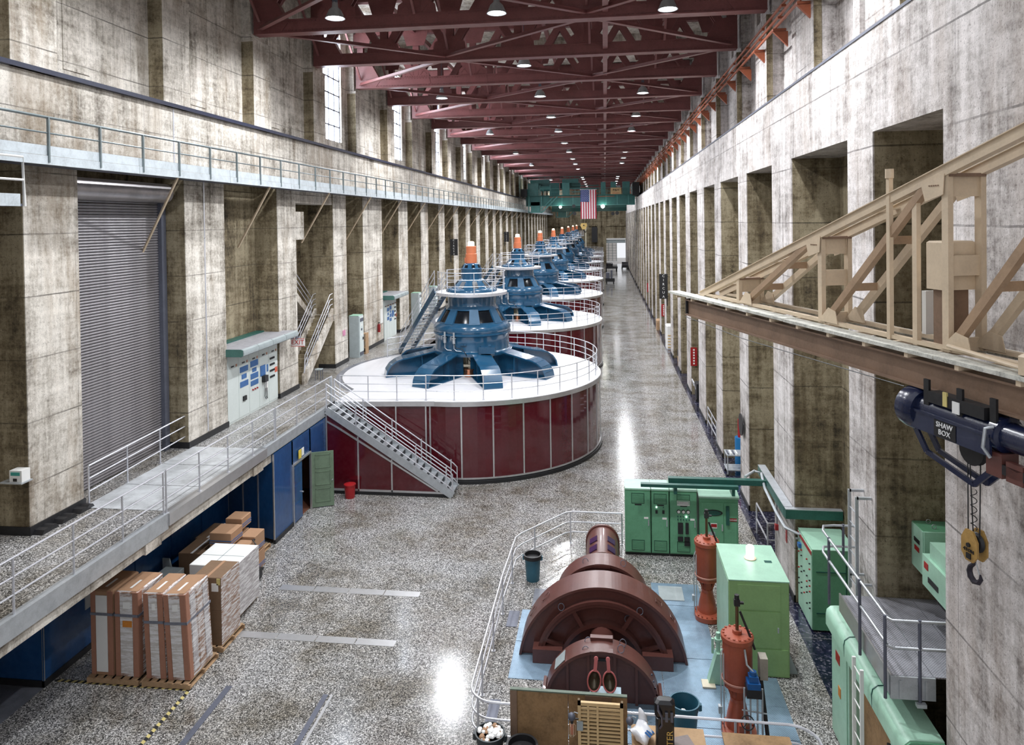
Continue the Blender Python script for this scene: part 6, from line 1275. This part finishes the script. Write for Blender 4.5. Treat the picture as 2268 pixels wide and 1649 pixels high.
for a in (0.45, 1.70):
    for b in (12.65, 14.3): MB(o).box(a, a+0.06, b, b+0.06, 0, 0.94).build('leg', DKSTEEL, t)
m = MB((1.35, 13.8, 0.985)); m.m = Matrix.Translation((1.35, 13.85, 0.985)) @ Matrix.Rotation(0.35, 4, 'Z'); m.box(-0.35, 0.25, -0.4, 0.3, 0, 0.008); o_ = m.build('grey_sheet', paint('grey_card', (0.30, 0.25, 0.24), 0.7), label='grey-brown card sheet lying askew on the tan table top', category='sheet')
t = thing('side_table', 'second brown stained plywood table at the bottom edge before the valve post', 'table', (2.8, 13.6, 0)); o = Vector(t.location)
MB(o).box(2.15, 3.42, 12.6, 14.38, 0.94, 0.98).build('top', PLY, t)
for a in (2.2, 3.3):
    for b in (12.65, 14.25): MB(o).box(a, a+0.06, b, b+0.06, 0, 0.94).build('leg', DKSTEEL, t)
# white plastic bag with blue print
t = thing('plastic_bag', 'crumpled white plastic bag with blue print on the work table', 'bag', (0.60, 14.0, 0.98)); o = Vector((0, 0, 0))
random.seed(21)
m = MB(o); m.ball((0, 0, 0.14), 0.2, 22, 14, (1.0, 1.25, 0.75)); m.ball((0.02, 0.18, 0.3), 0.11, 14, 8, (0.8, 0.9, 1.2))
m.v = [(x*(1+0.22*math.sin(31*z+9*y)*math.cos(17*x)+random.uniform(-.07, .07)), y*(1+0.2*math.sin(23*x+7*z)), max(0.003, z*(1+0.18*math.sin(19*x+13*y)))) for x, y, z in m.v]
m.build('bag', paint('white_plastic_film', (0.85, 0.86, 0.9), 0.25, 0, 0.1), t, True)
m = MB(o); m.m = Matrix.Translation((0.12, -0.12, 0.235)) @ Matrix.Rotation(-0.5, 4, 'Z') @ Matrix.Rotation(0.45, 4, 'Y')
for k in range(3): m.box(-0.05, 0.07, -0.09+k*0.07, -0.05+k*0.07, 0, 0.012)
m.build('blue_print', PLATEBLUE, t, kind='stuff')
t = thing('tool_case', 'black upright tool case with gold TER lettering on the work table', 'tool case', (1.02, 13.9, 0.98)); o = Vector((0, 0, 0))
MB(o).cbox(-0.17, 0.17, -0.14, 0.14, 0.0, 0.62, 0.04).build('case', BLKGL, t); MB(o).cbox(-0.19, 0.19, -0.12, 0.12, 0.62, 0.9, 0.05).build('upper_case', BLKGL, t)
MB(o).tube([(-0.13, -0.15, 0.86), (-0.13, -0.20, 0.80), (-0.06, -0.2, 0.66), (-0.06, -0.18, 0.5), (-0.1, -0.15, 0.42)], 0.02, 6).build('handle', paint('dark_violet_grip', (0.06, 0.055, 0.08), 0.35), t, True)
for x in (0.0, 0.1): MB(o).box(x, x+0.05, -0.16, -0.12, 0.55, 0.72).build('latch', DKSTEEL, t)
text('TER', 0.17, (0.09, -0.148, 0.24), (PI/2, -PI/2, 0), GOLD, t, sx=1.0)
# ================================================================ SMALL THINGS ALONG THE RIGHT WALL
t = thing('tool_cart', 'grey steel tool cart with tools in the right bay behind the green cabinets', 'cart', (5.6, 32.0, 0)); o = Vector(t.location)
for z in (0.25, 0.88): MB(o).box(5.05, 6.1, 31.6, 32.4, z, z+0.04).build('shelf', STEEL, t)
for a in (5.07, 6.04):
    for b in (31.62, 32.34): MB(o).box(a, a+0.04, b, b+0.04, 0.08, 0.9).build('leg', STEEL, t)
for b in (31.7, 32.3): MB(o).cyl((5.1, b, 0.06), 0.06, -0.02, 0.02, 10, 'y').build('caster', BLACK, t)
for k in range(4): MB(o).box(5.1+k*0.12, 5.16+k*0.12, 31.7, 32.2, 0.92, 0.97).build('tool', WHITE if k % 2 else DKSTEEL, t)
bc = thing('blue_pump', 'blue and red pump standing behind the grey tool cart', 'pump', (5.9, 33.0, 0)); o = Vector(bc.location)
MB(o).cyl((5.9, 33, 0), 0.28, 0.0, 1.3, 16).build('tank', paint('bright_blue', (0.01, 0.17, 0.42), 0.35), bc, True); MB(o).cyl((5.85, 33, 0), 0.10, 1.3, 2.1, 10).build('red_column', RED, bc, True)
t = thing('round_mirror', 'dark round disc mounted edge-on on the second right pier', 'disc', (5.2, 28.9, 3.0)); o = Vector(t.location)
MB(o).cyl((5.16, 28.9, 3.0), 0.42, -0.02, 0.02, 24, 'x').build('disc', BLACK, t, True); MB(o).beam((5.18, 28.9, 3.0), (5.27, 28.9, 3.0), 0.05, 0.05).build('bracket', STEEL, t)
t = thing('bay_handrail', 'white pipe handrail at the floor opening in the fifth right bay', 'railing', (5.5, 37.5, 0)); o = Vector(t.location)
for z in (0.35, 0.7, 1.05): MB(o).tube([(5.9, 36.2, z), (5.3, 36.2, z), (5.3, 39.2, z)], 0.03, 6).build('rail', RAILW, t, True)
for y in (36.2, 37.7, 39.2): MB(o).cyl((5.3, y, 0), 0.03, 0, 1.05, 6).build('post', RAILW, t)
t = thing('bay_handrail', 'steel pipe handrail at the third right bay left of the switchgear', 'railing', (5.1, 24.8, 0)); o = Vector(t.location)
for z in (0.5, 1.05): MB(o).tube([(5.75, 24.3, z), (5.15, 24.3, z), (5.15, 26.0, z)], 0.03, 6).build('rail', RAILW, t, True)
for y in (24.3, 26.0): MB(o).cyl((5.15, y, 0), 0.03, 0, 1.05, 6).build('post', RAILW, t)
t = thing('fire_alarm', 'small red call point with conduit on the second right pier', 'alarm', (5.2, 23.1, 1.6)); o = Vector(t.location)
MB(o).box(5.17, 5.27, 23.3, 23.42, 1.25, 1.42).build('box', RED, t); MB(o).cyl((5.24, 23.36, 0), 0.015, 1.42, 2.1, 6).build('conduit', DKSTEEL, t); MB(o).box(5.2, 5.27, 23.3, 23.4, 2.1, 2.25).build('lamp_box', WHITE, t)
t = thing('red_notice', 'small dark red vertical notice on the pier beside the green switchgear', 'notice', (5.25, 22.3, 1.5)); MB(t.location).box(5.25, 5.27, 22.2, 22.35, 1.35, 1.75).build('plate', RED, t)
sg = [(46.1, 'nearest'), (69.6, 'second'), (93.0, 'farthest')]
for y, w in sg:
    t = thing('danger_sign', 'tall narrow red hazard sign on the right piers, %s of three' % w, 'sign', (RX-0.06, y, 1.9)); o = Vector(t.location)
    MB(o).box(5.22, 5.62, y-0.03, y+0.01, 1.85, 3.0).build('sign_board', RED, t)
    for k in range(6): MB(o).box(5.37, 5.47, y-0.036, y-0.03, 1.95+k*0.17, 2.05+k*0.17).build('white_mark', WHITE, t)
rs = [('wooden_crate', 'brown wooden crate on the dark floor strip along the right wall', 73.8, PALW, (5.02, 5.95, 0.0, 1.0)), ('covered_pallet', 'pile under a white sheet on the right side of the hall past the crate', 63.2, WHITE, (5.1, 6.0, 0, 2.0)), ('black_case', 'black equipment case by a right pier far down the aisle', 86.5, BLACK, (5.3, 6.1, 0, 0.6))]
for nm, lab, y, mt, (a, b, z0, z1) in rs:
    t = thing(nm, lab, 'crate' if 'crate' in nm else 'equipment', ((a+b)/2, y, 0)); o = Vector(t.location)
    MB(o).cbox(a, b, y-0.7, y+0.7, z0, z1, 0.08).build('body', mt, t)
    if nm == 'wooden_crate':
        for k in range(4): MB(o).box(a-0.01, b+0.01, y-0.72, y-0.7, z0+k*0.21, z0+0.17+k*0.21).build('slat', PALW, t)
    if nm == 'covered_pallet':
        for k in range(5): MB(o).box(a+0.1, b-0.1, y-0.73, y-0.70, 0.1+k*0.25, 0.2+k*0.25).build('stacked_board', PINE, t)
t = thing('hose_reel', 'coiled dark hose on a low stand in the eighth right bay', 'hose', (5.9, 57.0, 0)); o = Vector(t.location)
for k in range(4): MB(o).tube([(5.9+0.4*math.cos(q), 57.0+0.4*math.sin(q), 0.5+k*0.12) for q in [2*PI*j/16 for j in range(16)]], 0.06, 6, closed=True).build('coil', BLACK, t, True)
MB(o).box(5.5, 6.3, 56.6, 57.4, 0.0, 0.42).build('stand', PALW, t)
t = thing('service_trolley', 'dark service trolley with chrome handle in the sixth right bay', 'cart', (5.7, 44.8, 0)); o = Vector(t.location)
MB(o).box(5.35, 6.1, 44.3, 45.2, 0.2, 1.1).build('body', BLACK, t); MB(o).tube([(5.3, 44.3, 0.8), (5.2, 44.2, 1.2), (5.2, 45.3, 1.2), (5.3, 45.2, 0.8)], 0.03, 6).build('handle', RAILW, t, True)
for a in (5.4, 6.0): MB(o).cyl((a, 44.4, 0.1), 0.1, -0.03, 0.03, 10, 'y').build('wheel', BLACK, t)
MB(o).box(5.5, 5.8, 44.28, 44.3, 0.4, 0.6).build('green_label', GREEN, t)
# far aisle: parked flat truck and work cart
t = thing('flat_truck', 'dark flatbed work truck parked near the bright far doorway', 'truck', (1.6, 158, 0)); o = Vector(t.location)
MB(o).box(0.1, 2.6, 155.5, 160, 0.7, 1.1).build('bed', BLACK, t); MB(o).cbox(0.2, 1.6, 156.0, 158, 1.1, 1.9, 0.15).build('cab', BLKGL, t)
for a in (0.2, 2.4):
    for b in (156.2, 159.2): MB(o).cyl((a, b, 0.4), 0.4, -0.12, 0.12, 14, 'x').build('wheel', BLACK, t, True)
t = thing('work_cart', 'dark cluttered work cart by the far generator housings', 'cart', (0.6, 128, 0)); o = Vector(t.location)
MB(o).box(0.0, 1.6, 127, 129, 0.3, 0.9).build('deck', BLACK, t); MB(o).box(0.1, 0.7, 127.2, 128, 0.9, 1.9).box(0.9, 1.2, 127.2, 127.5, 0.9, 2.3).build('load', DKSTEEL, t)
for a in (0.2, 1.4): MB(o).cyl((a, 127.3, 0.25), 0.25, -0.1, 0.1, 12, 'x').build('wheel', BLACK, t)
t = thing('aisle_car', 'small dark vehicle at the right of the bright far doorway', 'car', (4.4, 165, 0)); o = Vector(t.location)
MB(o).prism([(163, 0.4), (167, 0.4), (167, 1.0), (166.2, 1.1), (165.6, 1.6), (164, 1.6), (163.3, 1.05), (163, 0.95)], 3.7, 5.1, 'x').build('body', BLKGL, t, True)
for a in (3.75, 5.05):
    for b in (163.8, 166.2): MB(o).cyl((a, b, 0.35), 0.35, -0.1, 0.1, 12, 'x').build('wheel', BLACK, t, True)
t = thing('end_wall_panel', 'dark recessed machine frame against the far end wall left of the doorway', 'frame', (-2.9, 183, 7)); o = Vector(t.location)
MB(o).box(-3.3, -1.9, 182.6, 183.5, 5.6, 9.4).build('dark_frame', BLACK, t); MB(o).box(-5.0, -4.6, 182.8, 183.5, 3.6, 9.4).build('upright', CREAMW, t)
# ================================================================ OVERHEAD CRANE (far)
CY_ = 119.0; t = thing('bridge_crane', 'green overhead bridge crane spanning the far end of the hall', 'crane', (-4, CY_, 15)); o = Vector(t.location)
MB(o).box(-12.9, 4.9, CY_, CY_+1.2, 13.5, 15.2).build('girder', TEAL, t); MB(o).box(-12.9, 4.9, CY_-0.15, CY_, 15.15, 15.25).box(-12.9, 4.9, CY_-0.05, CY_, 13.5, 13.6).build('girder_flange', TEALL, t)
MB(o).box(-9.0, 3.7, CY_+5, CY_+6.2, 12.6, 14.2).build('rear_girder', TEAL, t); MB(o).box(-9.0, 3.7, CY_+4.9, CY_+5, 13.2, 13.9).build('rear_girder_face', TEALL, t)
for k in range(10): MB(o).box(-12.4+k*1.8, -12.3+k*1.8, CY_-0.03, CY_, 13.6, 15.15).build('stiffener', TEALL, t)
MB(o).box(-9.0, -2.0, CY_-0.25, CY_-0.17, 14.9, 14.98).box(-2.0, 1.6, CY_-0.25, CY_-0.17, 14.9, 14.98).build('bus_bar', REDRAIL, t)
MB(o).box(-13.6, -12.6, CY_-1.5, CY_+7, 15.05, 16.3).build('end_carriage', BLACK, t); MB(o).box(4.5, 5.55, CY_-1.5, CY_+7, 15.0, 17.1).build('end_carriage', BLACK, t)
for y in (CY_-0.5, CY_+5.5):
    MB(o).cyl((-13.3, y, 15.25), 0.35, -0.1, 0.1, 14, 'x').build('wheel', BLACK, t); MB(o).cyl((5.6, y, 15.1), 0.35, -0.1, 0.1, 14, 'x').build('wheel', BLACK, t)
cabsx = [(-12.6, -10.8, 17.3, TEALL), (-8.8, -7.4, 17.3, TEAL), (-6.9, -5.7, 17.3, TEALL), (-0.6, 0.2, 17.3, TEALL), (1.0, 1.9, 17.3, TEALL), (2.9, 4.1, 17.3, TEALL), (2.0, 2.6, 16.7, GREYC)]
for a, b, z, m_ in cabsx: MB(o).box(a, b, CY_+0.1, CY_+1.1, 15.25, z).build('equipment_cabinet', m_, t)
MB(o).cyl((0, CY_+0.6, 16.4), 0.45, -10.6, -8.9, 16, 'x').box(-10.7, -10.5, CY_+0.2, CY_+1, 15.3, 17.0).box(-9.0, -8.8, CY_+0.2, CY_+1, 15.3, 17.0).build('winch_drum', TEALL, t, True)
for z in (15.7, 16.2, 16.7): MB(o).box(-5.3, -0.9, CY_+0.4, CY_+0.8, z, z+0.15).build('pipe_bank', TEAL, t)
for x0, x1 in ((-12.3, -9.2), (-8.3, -5.0)):
    w = x1-x0
for k, (a, b) in enumerate(((-12.6, -8.9), (-7.3, -4.0))):
    tr_ = thing('crane_trolley', 'green hoist trolley with railing on the bridge crane, %s one' % ('window-side' if k == 0 else 'middle'), 'trolley', ((a+b)/2, CY_+3, 17)); oo = Vector(tr_.location)
    MB(oo).box(a, b, CY_+1.3, CY_+4.9, 16.4, 17.3).build('frame', TEAL, tr_); MB(oo).box(a+0.3, b-0.3, CY_+1.6, CY_+4.4, 17.3, 17.95).build('machinery', TEALL, tr_)
    for z in (18.0, 18.35): MB(oo).box(a, b, CY_+1.3, CY_+1.36, z, z+0.06).build('rail', TEALL, tr_)
    for j in range(5): MB(oo).box(a+(b-a-0.06)*j/4, a+(b-a-0.06)*j/4+0.06, CY_+1.3, CY_+1.36, 17.3, 18.4).build('post', TEALL, tr_)
for z in (15.75, 16.3): MB(o).box(-12.6, 4.6, CY_-0.5, CY_-0.45, z, z+0.05).build('walkway_rail', TEALL, t)
for k in range(14): MB(o).box(-12.6+k*1.3, -12.55+k*1.3, CY_-0.5, CY_-0.45, 15.25, 16.35).build('rail_post', TEALL, t)
MB(o).box(-12.6, 4.6, CY_-0.55, CY_, 15.2, 15.25).build('walkway', TEAL, t)
for dy in (0, 6.0):
    x0, x1, z0 = -12.4, -10.3, 12.4-dy*0.02
    if dy: x0, x1, z0 = -8.3, -6.3, 11.6
    for a in (x0, x1): MB(o).box(a-0.08, a+0.08, CY_+dy-0.4, CY_+dy-0.25, z0, 15.1).build('cab_hanger', TEALL, t)
    MB(o).box(x0, x1, CY_+dy-0.4, CY_+dy-0.25, z0, z0+0.15).build('cab_floor_beam', TEALL, t); MB(o).box(x0+0.3, x1-0.3, CY_+dy, CY_+dy+1.5, z0+0.1, z0+1.8).build('operator_cab', TEALL, t)
    MB(o).beam((x1, CY_+dy-0.3, z0), (x1+2.6, CY_+dy-0.3, z0+2.6), 0.12, 0.16).beam((x1, CY_+dy-0.3, z0+0.6), (x1+2.0, CY_+dy-0.3, z0+2.6), 0.10, 0.10).build('cab_brace', TEALL, t)
s1 = MB(o).box(1.0, 2.7, CY_-0.6, CY_-0.55, 15.25, 16.3).build('maker_sign', paint('sign_cream', (0.62, 0.42, 0.20), 0.5), t); text('P&H', 0.55, (1.85+4, -0.63, 0.9), (PI/2, 0, 0), BLACK, t); MB(o).box(1.3, 2.4, CY_-0.61, CY_-0.6, 15.4, 15.46).build('red_line', TXR, t)
for x, dz in ((-5.0, 0), (-4.9, -1.2), (1.3, -1.3), (2.0, -1.2)): MB(o).cyl((x, CY_-0.3, 13.4+dz), 0.3, -0.1, 0.1, 12, 'y').build('floodlight_housing', BLACK, t)
for x in (-0.3, -7.2):
    l = thing('floodlight', 'lit floodlight under the bridge crane, %s of the flag' % ('beside the sign' if x > -1 else 'on the cab side'), 'lamp', (x, CY_-0.4, 13.3)); MB(l.location).ball(l.location, 0.3 if x > -1 else 0.22, 10, 6).build('lens', emis('flood_lens', (1, 0.97, 0.85), 30), l, True)
hb = thing('crane_hook_block', 'yellow crane hook block hanging on ropes under the striped flag', 'hook', (-3.4, CY_-0.8, 10)); oo = Vector(hb.location)
MB(oo).prism([(-3.85, 10.6), (-2.95, 10.6), (-2.85, 10.2), (-3.15, 9.6), (-3.65, 9.6), (-3.95, 10.2)], CY_-1.0, CY_-0.6).build('block', paint('hook_yellow', (0.62, 0.42, 0.13), 0.5), hb); MB(oo).cyl((-3.4, CY_-1.0, 10.25), 0.12, -0.04, 0.04, 8, 'y').build('pin', BLACK, hb)
MB(oo).tube([(-3.4, CY_-0.8, 9.6), (-3.35, CY_-0.8, 9.3), (-3.1, CY_-0.8, 9.1), (-3.05, CY_-0.8, 9.35)], 0.09, 6).build('hook', BLACK, hb, True)
for x in (-3.75, -3.45, -3.1): MB(oo).cyl((x, CY_-0.8, 0), 0.02, 10.5, 14.9, 4).build('wire_rope', BLACK, hb)
# flag hanging from the crane
fl = thing('flag', 'large striped flag with starred blue canton hanging from the bridge crane', 'flag', (-2.6, CY_-1.2, 11.3)); oo = Vector(fl.location)
FR = paint('flag_red', (0.42, 0.02, 0.05), 0.7, 0, 0.3, 3); FW = paint('flag_white', (0.78, 0.74, 0.76), 0.7, 0, 0.2, 3); FB = paint('flag_blue', (0.02, 0.05, 0.20), 0.7)
fx0, fx1, fz0, fz1 = -3.87, -1.32, 11.3, 16.0
yw = lambda x: CY_-1.2+0.06*math.sin(x*4.3)
for k in range(13):
    a = fx0+(fx1-fx0)*k/13; b = fx0+(fx1-fx0)*(k+1)/13
    m = MB(oo); ya, yb2 = yw(a), yw(b); m._a([(a, ya, fz0), (b, yb2, fz0), (b, yb2, fz1), (a, ya, fz1), (a, ya+.02, fz0), (b, yb2+.02, fz0), (b, yb2+.02, fz1), (a, ya+.02, fz1)], [(0,1,2,3),(7,6,5,4),(0,4,5,1),(1,5,6,2),(2,6,7,3),(3,7,4,0)])
    m.build('stripe', FR if (12-k) % 2 == 0 else FW, fl)
cxa, cxb, cza = fx0, fx0+(fx1-fx0)*7/13, fz1-(fz1-fz0)*0.41
cn = MB(oo).box(cxa, cxb, CY_-1.30, CY_-1.275, cza, fz1).build('canton', FB, fl)
for i in range(11):
    for j in range(9):
        if (i+j) % 2 == 0:
            x = cxa+(cxb-cxa)*(j+1)/10; z = cza+(fz1-cza)*(i+1)/12
            pts = [(x+(0.062 if k % 2 == 0 else 0.026)*math.sin(k*PI/5), z+(0.062 if k % 2 == 0 else 0.026)*math.cos(k*PI/5)) for k in range(10)]
            MB(oo).prism(pts, CY_-1.31, CY_-1.30).build('star', FW, cn)
MB(oo).box(fx0-0.1, fx1+0.1, CY_-1.25, CY_-1.15, 16.0, 16.08).beam((fx0, CY_-1.2, 16.04), (fx0, CY_-0.5, 16.2), 0.05, 0.05).beam((fx1, CY_-1.2, 16.04), (fx1, CY_-0.5, 16.2), 0.05, 0.05).build('flag_pole', STEEL, fl)
